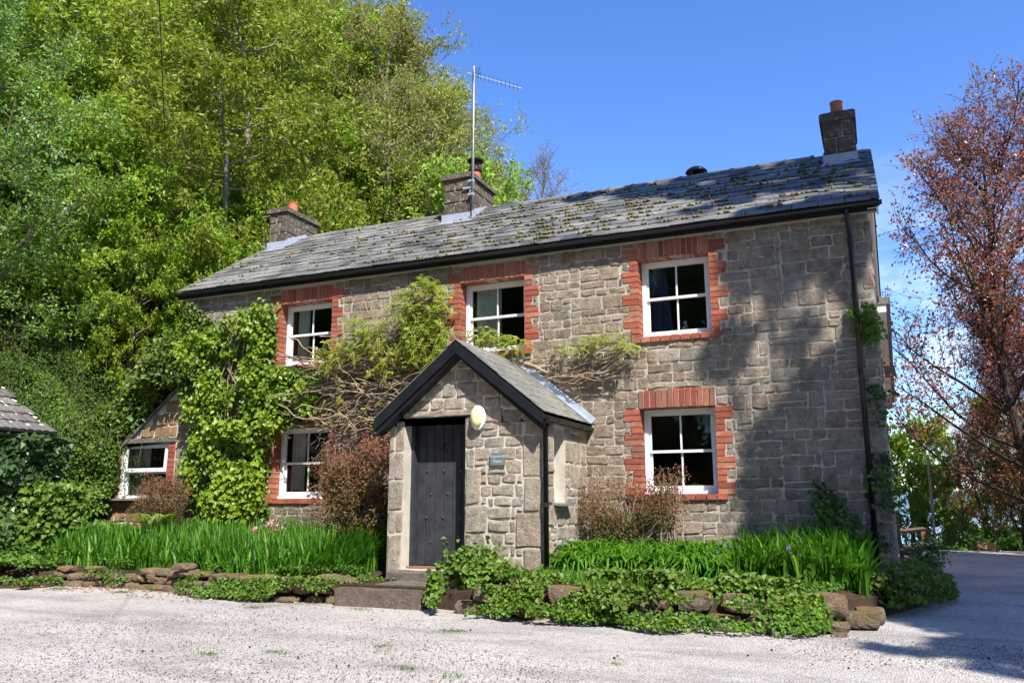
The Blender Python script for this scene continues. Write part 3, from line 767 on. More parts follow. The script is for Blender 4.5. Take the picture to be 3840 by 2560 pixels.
chimney(-12.50, -12.02, 2.2, 3.35, 0, 8.07, M['chim_stone'], rows=4, potx=-12.17, pot=(.115,.25))
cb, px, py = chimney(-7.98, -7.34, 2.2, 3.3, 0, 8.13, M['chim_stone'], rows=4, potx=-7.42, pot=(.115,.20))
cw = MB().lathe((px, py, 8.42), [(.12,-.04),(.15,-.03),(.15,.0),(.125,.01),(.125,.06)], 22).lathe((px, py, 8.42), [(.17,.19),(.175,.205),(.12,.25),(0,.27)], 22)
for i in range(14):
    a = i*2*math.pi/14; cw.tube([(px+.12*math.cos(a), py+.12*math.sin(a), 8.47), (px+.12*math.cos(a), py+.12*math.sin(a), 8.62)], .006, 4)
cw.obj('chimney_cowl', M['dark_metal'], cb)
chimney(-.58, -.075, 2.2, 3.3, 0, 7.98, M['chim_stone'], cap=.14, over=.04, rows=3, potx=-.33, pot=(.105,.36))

# roof moss: tufts nobody could count
def moss():
    mb = MB(); n = 720; k = 0
    while k < n:
        x = U(RX0+.2, RX1-.1); s = U(.03, .97)
        dens = .16+.84*math.exp(-((x+5.2)/2.9)**2)+.22*(x > -3)
        if s > .7: dens *= .35
        if vnoise([[x, s*3]], 2.2, 9)[0] < -.1: dens *= .25
        if rng.random() > dens: continue
        s_ = round(s*NR)/NR*L+rng.normal()*.02; s_ = min(max(s_, .02), L-.3)
        y, z = YE+s_*math.cos(th), ZE+s_*math.sin(th)+.02
        for _ in range(rng.integers(1, 4)):
            r = U(.012, .034); h = U(.010, .045)*(1+.7*(rng.random() > .9)); q = U(0, 6.28)
            lean = (U(-.01,.01), -.02-h*.15)
            xo = x+U(-.06,.06)
            V = []
            for (f, g) in ((1.0,0),(1.08,.45),(.75,.8),(0.12,1)):
                for i in range(6):
                    a = q+i*1.047; V.append((xo+lean[0]*g+r*f*math.cos(a)*U(.85,1.15), y+lean[1]*g+r*f*math.sin(a)*1.15*U(.85,1.15), z+h*g))
            Q = [(j*6+i, j*6+(i+1) % 6, j*6+6+(i+1) % 6, j*6+6+i) for j in range(3) for i in range(6)]
            mb.add(V, Q, rnd=rng.random())
        k += 1
    mb.obj('moss', M['moss'], None, smooth=True, kind='stuff', label='grey-green tufts of moss growing on the slate roof')
moss()

# ------------------------------------------------------------------ television aerial
ae = thing('television_aerial', (-7.27, 2.15, 7.45), 'tall pale mast with a comb-like television aerial strapped to the middle chimney', 'aerial')
MB().tube([(-7.26,2.12,7.38),(-7.265,2.13,9.0),(-7.27,2.14,10.56)], [.022,.02,.018], 10).obj('mast', M['galv'], ae, smooth=True)
b0, b1 = np.array([-7.40,2.1,10.42]), np.array([-6.30,2.42,9.98]); bd = unit(b1-b0)
boom = MB().obox(b0-[0,.008,.008], b1-b0, (0,.016,0), (0,0,.016)).obj('boom', M['galv'], ae)
ed = unit(np.cross(bd, [0,0,1.]))*.75+np.array([.12,0,.35]); ed = unit(ed-bd*(ed@bd))
for i in range(10):
    c = b0+bd*(.30+i*.093); l = .10-.002*i
    MB().tube([c-ed*l, c+ed*l], .0045, 4).obj('aerial_element', M['dark_metal'], ae)
for k in range(5):
    for s in (-1, 1):
        c = b0+bd*(.13)+np.array([-.0,0,0])+s*np.cross(bd, ed)*(.02+.045*k)*.8-bd*(.0-.02*k)
        MB().tube([c-ed*.12, c+ed*.12], .004, 4).obj('reflector_rod', M['dark_metal'], ae)
lp = [b0+bd*.24+ed*.07*math.cos(t)+np.cross(bd, ed)*.03*math.sin(t) for t in np.linspace(0, 6.28, 12)]
MB().tube(lp, .005, 4, cap=False).obj('dipole', M['dark_metal'], ae)
MB().box(-7.36,-7.325,2.155,2.185,7.72,8.05).box(-7.5,-7.24,2.14,2.16,7.86,7.90).box(-7.36,-7.24,2.10,2.16,7.99,8.03).box(-7.36,-7.24,2.10,2.16,7.70,7.74).obj('mast_bracket', M['lead'], ae)
MB().tube([(-7.28,2.1,10.4),(-7.29,2.1,9.2),(-7.285,2.09,8.1),(-7.3,2.1,7.5)], .006, 4).obj('aerial_cable', M['black'], ae)

# ------------------------------------------------------------------ porch
po = thing('stone_porch', (-5.45, -1.8, .6), 'gabled stone porch with slate roof and black barge boards built onto the cottage front', 'porch')
PX0, PX1, PY, PB = -6.60, -4.21, -1.80, .50
DX0, DX1, DZ0, DZ1 = -6.355, -5.37, .66, 2.74
AX, AZ, EZ = -5.43, 3.60, 2.62       # apex of the masonry, eave height
# front wall with the door opening (gable shape)
mb = MB()
def fr(P, y0=PY, y1=PY+.36):
    n = len(P); V = [(x, y, z) for y in (y0, y1) for x, z in P]; mb.add(V, [(i, (i+1) % n, n+(i+1) % n, n+i) for i in range(n)])
    if n == 4: mb.add(V, [(0,1,2,3),(7,6,5,4)])
    else: mb.add(V, None, [(0, i, i+1) for i in range(1, n-1)]+[(n, n+i+1, n+i) for i in range(1, n-1)])
fr([(PX0,PB),(DX0,PB),(DX0,DZ1+.09),(PX0,DZ1+.09-.2+.0)])
fr([(DX0,PB),(DX1,PB),(DX1,DZ0-.02),(DX0,DZ0-.02)])
fr([(DX1,PB),(PX1,PB),(PX1,EZ),(DX1,DZ1+.09)])
fr([(PX0,DZ1-.11),(DX0,DZ1+.0),(DX1,DZ1+.0),(PX1,EZ),(AX,AZ)])
pw = mb.obj('porch_front_wall', M['mortar_light'], po)
# stones: left pier, right panel, gable
def S(x0, x1, z0, z1): return (x0, x1, z0, z1)
st = []
for (a, b, sp) in ((.52,1.12,None),(1.12,1.44,.55),(1.44,1.86,None),(1.86,2.26,.35),(2.26,2.70,.4)):
    if sp: m = PX0+(DX0-PX0)*sp; st += [S(PX0,m,a,b), S(m,DX0,a,b)]
    else: st.append(S(PX0,DX0,a,b))
# right panel: jamb stones, quoins, small rubble between
for (a, b, wd) in ((.52,.70,.34),(.70,1.14,.31),(1.14,1.52,.34),(1.52,2.02,.24),(2.02,2.28,.14),(2.28,2.74,.14)): st.append(S(DX1,DX1+wd,a,b))
for (a, b, wd) in ((.52,.66,.42),(.66,.96,.30),(.96,1.42,.40),(1.42,1.88,.28),(1.88,2.44,.30),(2.44,2.66,.26)): st.append(S(PX1-wd,PX1,a,b))
jb = [q for q in st if q[0] >= DX1-.01]
mid = courses(DX1, PX1, .52, 2.62, jb, .12, .20, .18, .34)
st += mid
def under_gable(q, m=.0):
    x0, x1, z0, z1 = q
    f = lambda x: AZ-abs(x-AX)*(AZ-EZ)/(PX1-AX)
    return f(x0) > z1-.02+m and f(x1) > z1-.02+m
gz = 2.83; rows = [(gz,3.0),(3.0,3.22),(3.22,3.40)]
for (a, b) in rows:
    hw = (AZ-(a+b)/2)*(PX1-AX)/(AZ-EZ)-.02; x = AX-hw
    while x < AX+hw-.05:
        wd = U(.2, .36); q = (x, min(x+wd, AX+hw), a, b); st.append(q); x += wd
st += [(-5.12,-4.80,2.62,2.83),(-4.80,-4.52,2.62,2.80),(-4.52,-4.30,2.62,2.72),(-5.37,-5.12,2.74,2.83),(-5.52,-5.33,3.40,3.52)]
st = [q for q in st if q[1]-q[0] > .05]
lay(st, pw, M['porch_stone'], (0,PY,0), (1,0,0), (0,0,1), (0,-1,0), joint=.010, bulge=.024)
mb = MB(); stone_geo(mb, -6.38, -5.12, DZ1, DZ1+.09, np.array([0,PY-.02,0]), np.array([1.,0,0]), np.array([0,0,1.]), np.array([0,-1.,0]), back=.3, bulge=.02, nu=8, nv=4, rnd=.4)
mb.obj('door_lintel', M['porch_stone'], pw)
# right side wall with a narrow window
hp = [(-1.50,-1.02,1.56,2.56)]
ps = slab('porch_side_wall', PY+.36, 0, PB, 2.70, [], PX1, PX1-.3, lambda u, v, d: (d, u, v), M['mortar_light'], po)
bpy.data.objects.remove(ps)
ps = slab('porch_side_wall', PY+.36, -.001, PB, 2.70, [(-1.40,-1.0,1.56,2.56)], PX1, PX1-.3, lambda u, v, d: (d, u, v), M['mortar_light'], po)
rs = courses(PY, -.02, .52, 2.66, [(-1.42,-.98,1.52,2.6)], .16, .36, .22, .42)
lay(rs, ps, M['porch_stone'], (PX1,0,0), (0,1,0), (0,0,1), (1,0,0), joint=.012, bulge=.02)
MB().box(PX1-.22, PX1-.18, -1.40, -1.0, 1.56, 2.56).obj('side_window_frame', M['white'], ps)
MB().box(PX1-.17, PX1-.16, -1.34, -1.06, 1.63, 2.5).obj('pane', M['glass'], ps)
MB().obox((PX1-.18,-1.46,1.535), (.30,0,-.03), (0,.55,0), (0,0,.03)).obj('window_sill', M['porch_slate'], ps)
MB().box(PX0, PX0+.3, PY+.36, 0, PB, 2.70).obj('porch_side_wall', M['mortar_light'], po)
MB().box(PX0+.3, PX1-.3, PY+.36, -.01, PB, DZ0-.03).obj('porch_floor', M['flag'], po)
# door
M['stud'] = plain('iron_stud', (.07,.075,.085), .35, metal=.5)
dr = MB().box(DX0, DX0+.05, PY+.20, PY+.36, DZ0, DZ1).box(DX1-.07, DX1, PY+.20, PY+.36, DZ0, DZ1).box(DX0+.07, DX1-.07, PY+.20, PY+.36, DZ1-.07, DZ1).obj('door_frame', M['door'], po)
d_ = MB().box(DX0+.07, DX1-.07, PY+.325, PY+.35, DZ0+.02, DZ1-.07).obj('door', M['black'], po)
nb = 6; pw_ = (DX1-DX0-.12)/nb
for i in range(nb):
    a = DX0+.05+i*pw_; mb = MB(); x0, x1 = a+.003, a+pw_-.003; g = .006; y0 = PY+.302
    V = [(x, y, z) for z in (DZ0+.025, DZ1-.072) for (x, y) in ((x0,PY+.324),(x0,y0+g),(x0+g,y0),(x1-g,y0),(x1,y0+g),(x1,PY+.324))]
    mb.add(V, [(j, j+1, 7+j, 6+j) for j in range(5)]+[(0,1,4,5),(1,2,3,4),(6,7,10,11),(7,8,9,10)], rnd=i/6)
    mb.obj('plank', M['door'], d_)
for r_, z in enumerate((1.00, 1.34, 1.67, 2.00, 2.33)):
    for k in range(3):
        x = DX0+.07+pw_*((1.0 if r_ % 2 else 1.5)+k*1.9); x = min(x, DX1-.13)
        MB().lathe((0,0,0), [(.023,0),(.019,.012),(.0,.022)], 8).obj('stud', M['stud'], d_).matrix_basis = Matrix.Translation((x, y0+.001, z)) @ Matrix.Rotation(R(90), 4, 'X')
kx = DX0+.07+pw_*3.02
kn = MB().tube([(kx,y0-.01,2.38),(kx-.006,y0-.045,2.36),(kx-.008,y0-.055,2.30),(kx-.004,y0-.04,2.25)], [.012,.011,.009,.013], 7).lathe((kx,y0-.02,2.375), [(.0,-.02),(.02,-.008),(.02,.008),(.0,.02)], 8).tube([(kx+.02,y0,2.30),(kx+.05,y0-.04,2.28),(kx+.06,y0-.05,2.24)], .008, 6)
kn.obj('knocker', M['black'], d_, smooth=True)
MB().box(DX0-.0, DX1+.0, PY+.12, PY+.34, DZ0-.035, DZ0+.01).obj('threshold', M['wood'], po)
mb = MB(); stone_geo(mb, DX0-.10, DX1+.02, .50, DZ0-.03, np.array([0,PY-.22,0]), np.array([1.,0,0]), np.array([0,0,1.]), np.array([0,-1.,0]), back=.36, bulge=.02, nu=8, nv=4); mb.obj('doorstep', M['flag'], po)
# porch roof
AR, EY0, EY1 = 3.78, -2.02, -.005
EX0, EX1, EZr = -6.74, -4.12, 2.72
axm = AX
def slope_frame(side):
    ex_ = EX1 if side > 0 else EX0
    a = np.array([ex_, 0, EZr]); b = np.array([axm, 0, AR]); return a, b
dk = MB(); t_ = .03
V = [(x, y, z) for y in (EY0+.03, EY1) for (x, z) in ((EX0,EZr-.03),(axm,AR-.03),(EX1,EZr-.03),(EX1,EZr-.06),(axm,AR-.07),(EX0,EZr-.06))]
dk.add(V, [(0,6,7,1),(1,7,8,2),(2,8,9,3),(3,9,10,4),(4,10,11,5),(5,11,6,0),(0,1,4,5),(1,2,3,4),(6,11,10,7),(7,10,9,8)])
pr = dk.obj('porch_roof', M['black'], po)
for side in (1, -1):
    a, b = slope_frame(side); d = b-a; Ls = np.linalg.norm(d); d = d/Ls; nrm = np.cross(d, [0,1,0])*side*(1)
    if nrm[2] < 0: nrm = -nrm
    NRr = 8; exx = Ls/NRr
    for r_ in range(NRr):
        y = EY0-(.13 if r_ % 2 else 0)
        while y < EY1:
            wd = .26; p, q = max(y, EY0), min(y+wd, EY1)
            if q-p > .04:
                o3 = a+d*(r_*exx-.01)+np.array([0,(p+q)/2,0])+nrm*(.012+U(0,.004))
                xa = np.array([0,1,0]) if side > 0 else np.array([0,-1,0])
                tl = d*math.cos(.035)-nrm*math.sin(.035)
                Mx = Matrix(((xa[0]*(q-p-.005), tl[0]*exx*1.15, nrm[0]*.011, o3[0]), (xa[1]*(q-p-.005), tl[1]*exx*1.15, nrm[1]*.011, o3[1]), (xa[2]*(q-p-.005), tl[2]*exx*1.15, nrm[2]*.011, o3[2]), (0,0,0,1)))
                o = bpy.data.objects.new('slate', SLP[rng.integers(12)]); COL.objects.link(o); put(o, pr); o.matrix_basis = Mx
            y += wd
    # barge board
    bb = MB(); z0 = 0
    P = [(a[0], EZr+.00), (axm, AR+.0), (axm, AR-.17), (a[0]-side*.0, EZr-.15)]
    V = [(x, y, z-.012) for y in (EY0-.012, EY0+.02) for x, z in P]
    bb.add(V, [(0,1,2,3),(7,6,5,4),(0,4,5,1),(1,5,6,2),(2,6,7,3),(3,7,4,0)]).obj('barge_board', M['black'], po)
    P = [(a[0]+side*.01, EZr-.11), (axm, AR-.13), (axm, AR-.22), (a[0]-side*.05, EZr-.22)]
    V = [(x, y, z) for y in (EY0+.021, EY0+.2) for x, z in P]
    MB().add(V, [(0,1,2,3),(7,6,5,4),(0,4,5,1),(1,5,6,2),(2,6,7,3),(3,7,4,0)]).obj('barge_soffit', M['black'], po)
    gutter('gutter', (a[0]+side*.0, EY0+.0, EZr-.05), (a[0]+side*.0, EY1-.02, EZr-.05), (side,0,0), r=.05, parent=po, joints=2)
for i in range(5):
    y0_, y1_ = EY0-.02+i*.41, min(EY0-.02+(i+1)*.41+.03, EY1)
    V = [(axm+xx, y, AR+.03+zz) for y in (y0_, y1_) for (xx, zz) in ((-.13,-.105),(0,0),(.13,-.105),(.13,-.12),(0,-.018),(-.13,-.12))]
    mm = MB().add(V, [(0,6,7,1),(1,7,8,2),(2,8,9,3),(3,9,10,4),(4,10,11,5),(5,11,6,0),(0,1,4,5),(1,2,3,4),(6,11,10,7),(7,10,9,8)], rnd=U(.3,.9))
    o = mm.obj('ridge_tile', M['porch_slate'], pr)
# lead flashing where the right slope meets the cottage wall
a, b = slope_frame(1); d = unit(b-a); n_ = np.array([-d[2], 0, d[0]]); n_ = n_ if n_[2] > 0 else -n_
V = [a+[0,-.03,0]+n_*.03, b+[0,-.03,0]+n_*.03, b+[0,-.03,0]+n_*.13, a+[0,-.03,0]+n_*.13, a+[0,-.14,0]+n_*.032, b+[0,-.14,0]+n_*.032]
MB().add(V, [(0,1,2,3),(4,5,1,0)]).obj('flashing', M['lead'], pr)
# porch rainwater pipe
downpipe(po, [(EX1+.03,-1.93,2.64),(EX1+.03,-1.93,2.56),(-4.15,-1.87,2.50),(-4.15,-1.865,.62)], .036)

# bulkhead lamp and name sign
bl = MB().lathe((0,0,0), [(.0,0),(.092,0),(.092,.034),(.080,.042),(0,.042)], 24).obj('wall_lamp', M['white'], None, smooth=False, **tagd('cream oval bulkhead lamp on the porch wall beside the door', 'lamp'))
bl.matrix_world = Matrix.Translation((-5.155, PY-.03, 2.70)) @ Matrix.Rotation(R(90), 4, 'X') @ Matrix.Diagonal((1.2, 1.85, 1.15, 1))
c_ = MB().lathe((0,0,0), [(.072,.034),(.072,.065),(.058,.088),(.03,.098),(0,.10)], 24).obj('lamp_cover', M['lampglass'], None, smooth=True); c_.parent = bl
sg = MB().box(-4.97, -4.75, PY-.042, PY-.026, 2.045, 2.21).obj('name_sign', M['signslate'], None, **tagd('small grey slate sign reading Church Hill Farm on the porch', 'sign'))
def text(s, size, x, z):
    c = bpy.data.curves.new('lettering', 'FONT'); c.body = s; c.size = size; c.align_x = 'CENTER'; c.extrude = .0015; c.resolution_u = 3
    c.materials.append(M['signtext']); o = bpy.data.objects.new('lettering', c); COL.objects.link(o)
    bpy.context.view_layer.update(); me = bpy.data.meshes.new_from_object(o); bpy.data.objects.remove(o)
    o = bpy.data.objects.new('lettering', me); COL.objects.link(o); o.rotation_euler = (R(90), 0, 0); o.location = (x, PY-.044, z); o.parent = sg; return o
text('Church Hill', .046, -4.86, 2.148); text('Farm', .062, -4.86, 2.078)
for (x) in (-4.955, -4.765): MB().box(x-.004, x+.004, PY-.045, PY-.042, 2.12, 2.128).obj('screw', M['galv'], sg)

# kerb step, slab and block in front of the door
mb = MB(); stone_geo(mb, -6.70, -5.42, .20, .475, np.array([0,-2.87,0]), np.array([1.,0,0]), np.array([0,0,1.]), np.array([0,-1.,0]), back=.22, bulge=.008, nu=10, nv=5, jit=.004)
mb.obj('kerb_step', M['concrete'], None, **tagd('long dark weathered concrete kerb step at the edge of the gravel', 'step'))
mb = MB(); mb.box(-6.25, -5.28, -2.62, -2.02, .46, .512)
mb.obj('paving_slab', M['flag'], None, **tagd('flat grey paving slab between the kerb step and the doorstep', 'paving slab'))
def boulder(mb, c, s, seed=0, rot=0, rnd=.5, sub=3):
    r = np.random.default_rng(seed); n = 7
    g = np.linspace(-1, 1, n); V = []; idx = {}
    F = []
    for ax in range(3):
        for sg_ in (-1, 1):
            base = len(V)
            for i in range(n):
                for j in range(n):
                    p = np.zeros(3); p[ax] = sg_; p[(ax+1) % 3] = g[i]; p[(ax+2) % 3] = g[j]; V.append(p)
            for i in range(n-1):
                for j in range(n-1):
                    q = (base+i*n+j, base+(i+1)*n+j, base+(i+1)*n+j+1, base+i*n+j+1)
                    F.append(q if sg_ > 0 else q[::-1])
    V = np.array(V); l = np.linalg.norm(V, axis=1, keepdims=True); V = V/l**.45*.80
    V = V*(1+.13*vnoise(V, 1.2, seed)[:, None]+.05*vnoise(V, 4.0, seed+1)[:, None])
    V = V*np.array(s)
    c_, s_ = math.cos(rot), math.sin(rot); V = np.stack([V[:,0]*c_-V[:,1]*s_, V[:,0]*s_+V[:,1]*c_, V[:,2]], 1)+np.array(c)
    mb.add(V, F, rnd=rnd)
mb = MB(); boulder(mb, (-5.18,-2.45,.50), (.19,.17,.15), 3, rnd=.6); mb.obj('boulder', M['garden_stone'], None, **tagd('squarish pale boulder at the right end of the doorstep slab', 'boulder'))

# dry stone edging walls
lw = thing('dry_stone_wall', (-9.6, -2.6, .25), 'low tumbled dry stone wall in front of the long strap-leaf bed', 'garden wall')
def edge_at(E, x):
    return np.interp(x, [p[0] for p in E], [p[1] for p in E])
k = 0
for (zc, h, dx, off) in ((.27,.085,.34,0),(.40,.075,.30,.13),(.52,.065,.34,.03)):
    x = -13.2+off
    while x < -6.95:
        wd = dx*U(.65, 1.35); hh = h*U(.85, 1.2)
        if zc > .5 and (x < -10.9 and rng.random() < .45): x += wd; continue
        y = edge_at(LEDGE, x+wd/2)-.13+(.05 if zc > .35 else 0)+U(-.03,.03)
        mb = MB(); boulder(mb, (x+wd/2, y, zc+U(-.015,.015)), (wd*.54, .16, hh*.95), k, U(-.2,.2), rng.random()); mb.obj('stone', M['garden_stone'], lw, smooth=False); k += 1
        x += wd
mb = MB(); boulder(mb, (-9.66,-2.50,.63), (.20,.13,.065), 77, .1, .8); mb.obj('stone', M['garden_stone'], lw); 
mb = MB(); boulder(mb, (-7.0,-2.48,.52), (.30,.22,.11), 78, .0, .6); mb.obj('stone', M['garden_stone'], lw)
rw = thing('dry_stone_wall', (-2.5, -3.0, .25), 'low mossy boulder wall half buried in ground cover right of the porch', 'garden wall')
for (zc, h, dx, off) in ((.30,.12,.40,0),(.50,.12,.42,.17)):
    x = -4.95+off
    while x < -.95:
        wd = dx*U(.75, 1.3)
        y = edge_at(REDGE[:8], x+wd/2)-.10+(.07 if zc > .4 else 0)
        mb = MB(); boulder(mb, (x+wd/2, y, zc+U(-.02,.03)), (wd*.5, .19, h*U(.9,1.15)), k, U(-.15,.15), rng.random()); mb.obj('stone', M['garden_stone'], rw); k += 1
        x += wd
for (c, s) in (((-.70,-2.62,.50),(.23,.20,.16)), ((-.42,-2.36,.34),(.23,.20,.12)), ((-.66,-2.74,.30),(.16,.12,.07)), ((-.35,-2.0,.34),(.2,.2,.12)), ((-.62,-2.9,.24),(.10,.07,.04))):
    mb = MB(); boulder(mb, c, s, k, .1, rng.random()); mb.obj('stone', M['garden_stone'], rw); k += 1

# ------------------------------------------------------------------ lean-to at the left end
le = thing('lean_to', (-13.3, 0, .6), 'small warm sandstone lean-to with sloping top and one white window', 'extension')
FX = (-13.95,-12.75,1.66,2.72)
def ltop(x): return 3.75+(x+12.56)*.80
mb = MB(); xs_ = [-14.25, FX[0], FX[1], -12.56]
def q4(a, b, z0, z1a, z1b): mb.add([(a,y,z) for y in (0,.35) for (z) in ()], []) if 0 else mb.add([(a,0,z0),(b,0,z0),(b,0,z1b),(a,0,z1a),(a,.35,z0),(b,.35,z0),(b,.35,z1b),(a,.35,z1a)], [(0,1,2,3),(7,6,5,4),(0,4,5,1),(3,2,6,7),(0,3,7,4),(1,5,6,2)])
q4(-14.25, FX[0], .4, ltop(-14.25), ltop(FX[0])); q4(FX[1], -12.555, .4, ltop(FX[1]), ltop(-12.555)); q4(FX[0], FX[1], .4, FX[2], FX[2]); q4(FX[0], FX[1], FX[3], ltop(FX[0]), ltop(FX[1]))
lwall = mb.obj('lean_to_wall', M['mortar_light'], le)
rl = courses(-14.25, -12.56, .5, 3.75, [(FX[0]-.02, FX[1]+.01, FX[2]-.1, FX[3]+.11), (FX[1], FX[1]+.19, FX[2], FX[3]+.02)], .20, .27, .26, .48)
rl = [q for q in rl if q[3] < 2.74]
z_ = 2.82
while z_ < 3.6:
    h_ = U(.21,.26); x_ = -12.56+(z_+h_*.75-3.75)/.8
    while x_ < -12.6:
        w1 = min(U(.28,.44), -12.56-x_); rl.append((x_, x_+w1, z_, z_+h_)); x_ += w1
    z_ += h_
lay(rl, lwall, M['orange_stone'], (0,0,0), (1,0,0), (0,0,1), (0,-1,0), joint=.010, bulge=.026)
for i in range(11):
    z = FX[2]+.02+i*.094
    brick(lwall, FX[1]+.012, FX[1]+(.12 if i % 2 else .18), -.02, .1, z, z+.083)
    if i % 2: brick(lwall, FX[1]+.128, FX[1]+.18, -.02, .1, z, z+.083)
MB().box(FX[0]-.12, FX[1]+.2, -.05, .1, FX[3]+.004, FX[3]+.09).obj('window_lintel', M['flag'], lwall)
MB().obox((FX[0]-.3,-.16,FX[2]-.05), (1.5,0,0), (0,.26,.02), (0,0,.03)).obj('window_sill', M['porch_slate'], lwall)
for i in range(9): brick(lwall, FX[0]-.38+i*.17, FX[0]-.22+i*.17, -.10, .05, FX[2]-.145, FX[2]-.062)
fw = MB(); y = .06
a, b, c, d = FX; fw.box(a, a+.09, y, y+.1, c+.05, d-.06).box(b-.06, b, y, y+.1, c+.05, d-.06).box(a, b, y, y+.1, d-.06, d).box(a-.02, b+.01, y-.05, y+.1, c, c+.05)
zm = c+(d-c)*.47; fw.box(a+.09, b-.06, y+.02, y+.08, zm-.035, zm)
wf = fw.obj('window', M['white'], le)
MB().add([(a+.09,y+.06,c+.05),(b-.06,y+.06,c+.05),(b-.06,y+.06,zm-.035),(a+.09,y+.06,zm-.035)], [(0,1,2,3)]).obj('pane', M['glass'], wf)
# top light tilted open
s = MB(); p0 = np.array([a+.07, y-.028, zm]); up = np.array([0, .022, d-.03-zm]); wv = np.array([b-a-.12, 0, 0]); nn = unit(np.cross(wv, up)); t_ = .03
s.obox(p0, wv, up*.14, nn*t_).obox(p0+up*.87, wv, up*.13, nn*t_).obox(p0+up*.14, wv*.05, up*.73, nn*t_).obox(p0+up*.14+wv*.95, wv*.05, up*.73, nn*t_)
sa = s.obj('sash', M['white'], wf)
g0 = p0+nn*.015
MB().add([g0+up*.14+wv*.05, g0+up*.14+wv*.95, g0+up*.87+wv*.95, g0+up*.87+wv*.05], [(0,1,2,3)]).obj('pane', M['glass'], wf)
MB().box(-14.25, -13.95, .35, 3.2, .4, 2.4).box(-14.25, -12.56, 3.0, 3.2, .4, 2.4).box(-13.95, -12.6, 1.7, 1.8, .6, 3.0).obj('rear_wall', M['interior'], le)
mb = MB(); mb.add([(x, y_, ltop(x)+dz) for x in (-14.4, -12.56) for y_ in (-.06, 3.2) for dz in (.0, .07)], [(0,2,6,4),(1,5,7,3),(0,4,5,1),(2,3,7,6),(0,1,3,2),(4,6,7,5)]).obj('lean_to_roof', M['slate'], le)

# things on the window sills and curtains
def curtain(x0, x1, z0, z1, y, mat, label, taper=0):
    n = 24; V = []; 
    for z, tp in ((z0, taper), ((z0+z1)/2, taper*.5), (z1, 0)):
        for i in range(n+1):
            t = i/n; V.append((x0+(x1-x0)*(t*(1-tp)), y+.03*math.sin(t*26)+.012*math.sin(t*61), z))
    Q = [(j*(n+1)+i, j*(n+1)+i+1, (j+1)*(n+1)+i+1, (j+1)*(n+1)+i) for j in range(2) for i in range(n)]
    MB().add(V, Q).obj('curtain', mat, None, smooth=True, **tagd(label, 'curtain', 'curtains behind the cottage windows'))
w_ = WIN
curtain(-6.26, -5.80, 4.06, 5.2, .33, M['curtain'], 'wide pleated pale curtain in the middle upper window')
curtain(-10.03, -9.78, 4.1, 5.2, .33, M['curtain'], 'narrow cream curtain in the upper window above the climber')
curtain(-10.03, -9.74, 1.68, 2.87, .33, M['curtain_pink'], 'thin dim curtain in the lower window beside the fuchsia')
curtain(-3.22, -2.98, 4.08, 5.2, .40, M['curtain_blue'], 'dark blue curtain in the upper window at the right', taper=-.35)
curtain(-13.86, -13.42, 1.7, 2.68, .20, M['curtain_pink'], 'mauve striped curtain in the lean-to window')
for (nm, x, z, y, prof, mt, lab, cat) in (
    ('vase', -2.70, 4.085, .37, [(.03,0),(.05,.01),(.062,.06),(.05,.12),(.026,.16),(.024,.19),(.036,.21)], 'vase', 'blue and white china vase on the sill of the upper right window', 'vase'),
    ('bottle', -13.62, 1.71, .24, [(.04,0),(.042,.01),(.042,.10),(.016,.13),(.013,.17),(.016,.175)], 'bottle', 'pale green glass bottle on the lean-to window sill', 'bottle'),
    ('glass_jar', -9.92, 1.685, .37, [(.06,0),(.065,.02),(.065,.10),(.03,.15),(.028,.2)], 'bottle2', 'dark green glass jar on the sill of the lower window by the fuchsia', 'jar'),
    ('plant_pot', -9.60, 1.685, .37, [(.06,0),(.085,.09),(.092,.09),(.092,.115),(.08,.115),(.07,.03)], 'terracotta', 'orange terracotta plant pot on the lower window sill', 'plant pot'),
    ('glass_bowl', -2.66, 1.73, .37, [(.03,0),(.055,.03),(.06,.07),(.045,.11),(.02,.125)], 'bottle3', 'small round glass ornament on the lower right window sill', 'ornament')):
    if mt == 'vase':
        m, t, b = mat_new('blue_white_china'); f = mrange(t, noise(t, 28, 3), .5, .56)
        t.links.new(mix(t, (.7,.72,.75), (.04,.08,.35), f), b.inputs['Base Color']); b.inputs['Roughness'].default_value = .2
    elif mt == 'bottle': m = plain('sea_green_glass', (.25,.42,.38), .15)
    elif mt == 'bottle2': m = plain('bottle_green', (.02,.06,.045), .15)
    elif mt == 'bottle3': m = plain('clear_grey_glass', (.22,.22,.22), .1)
    else: m = M[mt]
    MB().lathe((x, y, z), prof, 16).obj(nm, m, None, smooth=True, **tagd(lab, cat))

# ------------------------------------------------------------------ outbuilding at the far left
ob = thing('outbuilding', (-15.5, -4.5, .3), 'low outbuilding with lichened grey concrete tile roof behind ivy', 'outbuilding')
MB().box(-19.5, -13.75, -10.5, -2.0, .1, 2.72).obj('outbuilding_wall', M['stone'], ob)
EXo, ZEo = -13.55, 2.74
md = MB(); tp = math.tan(R(30)); W_ = 3.2
md.add([(x, y, z) for y in (-10.6,-1.88) for (x, z) in ((EXo,ZEo),(EXo-W_,ZEo+W_*tp),(EXo-2*W_,ZEo),(EXo-2*W_,ZEo-.06),(EXo,ZEo-.06))], [(0,1,6,5),(1,2,7,6),(2,3,8,7),(4,9,8,3),(0,5,9,4)], [(0,4,1),(4,3,1),(3,2,1),(5,6,9),(9,6,8),(8,6,7)])
ro = md.obj('outbuilding_roof', M['black'], ob)
nr = 11; exo = W_/math.cos(R(30))/nr
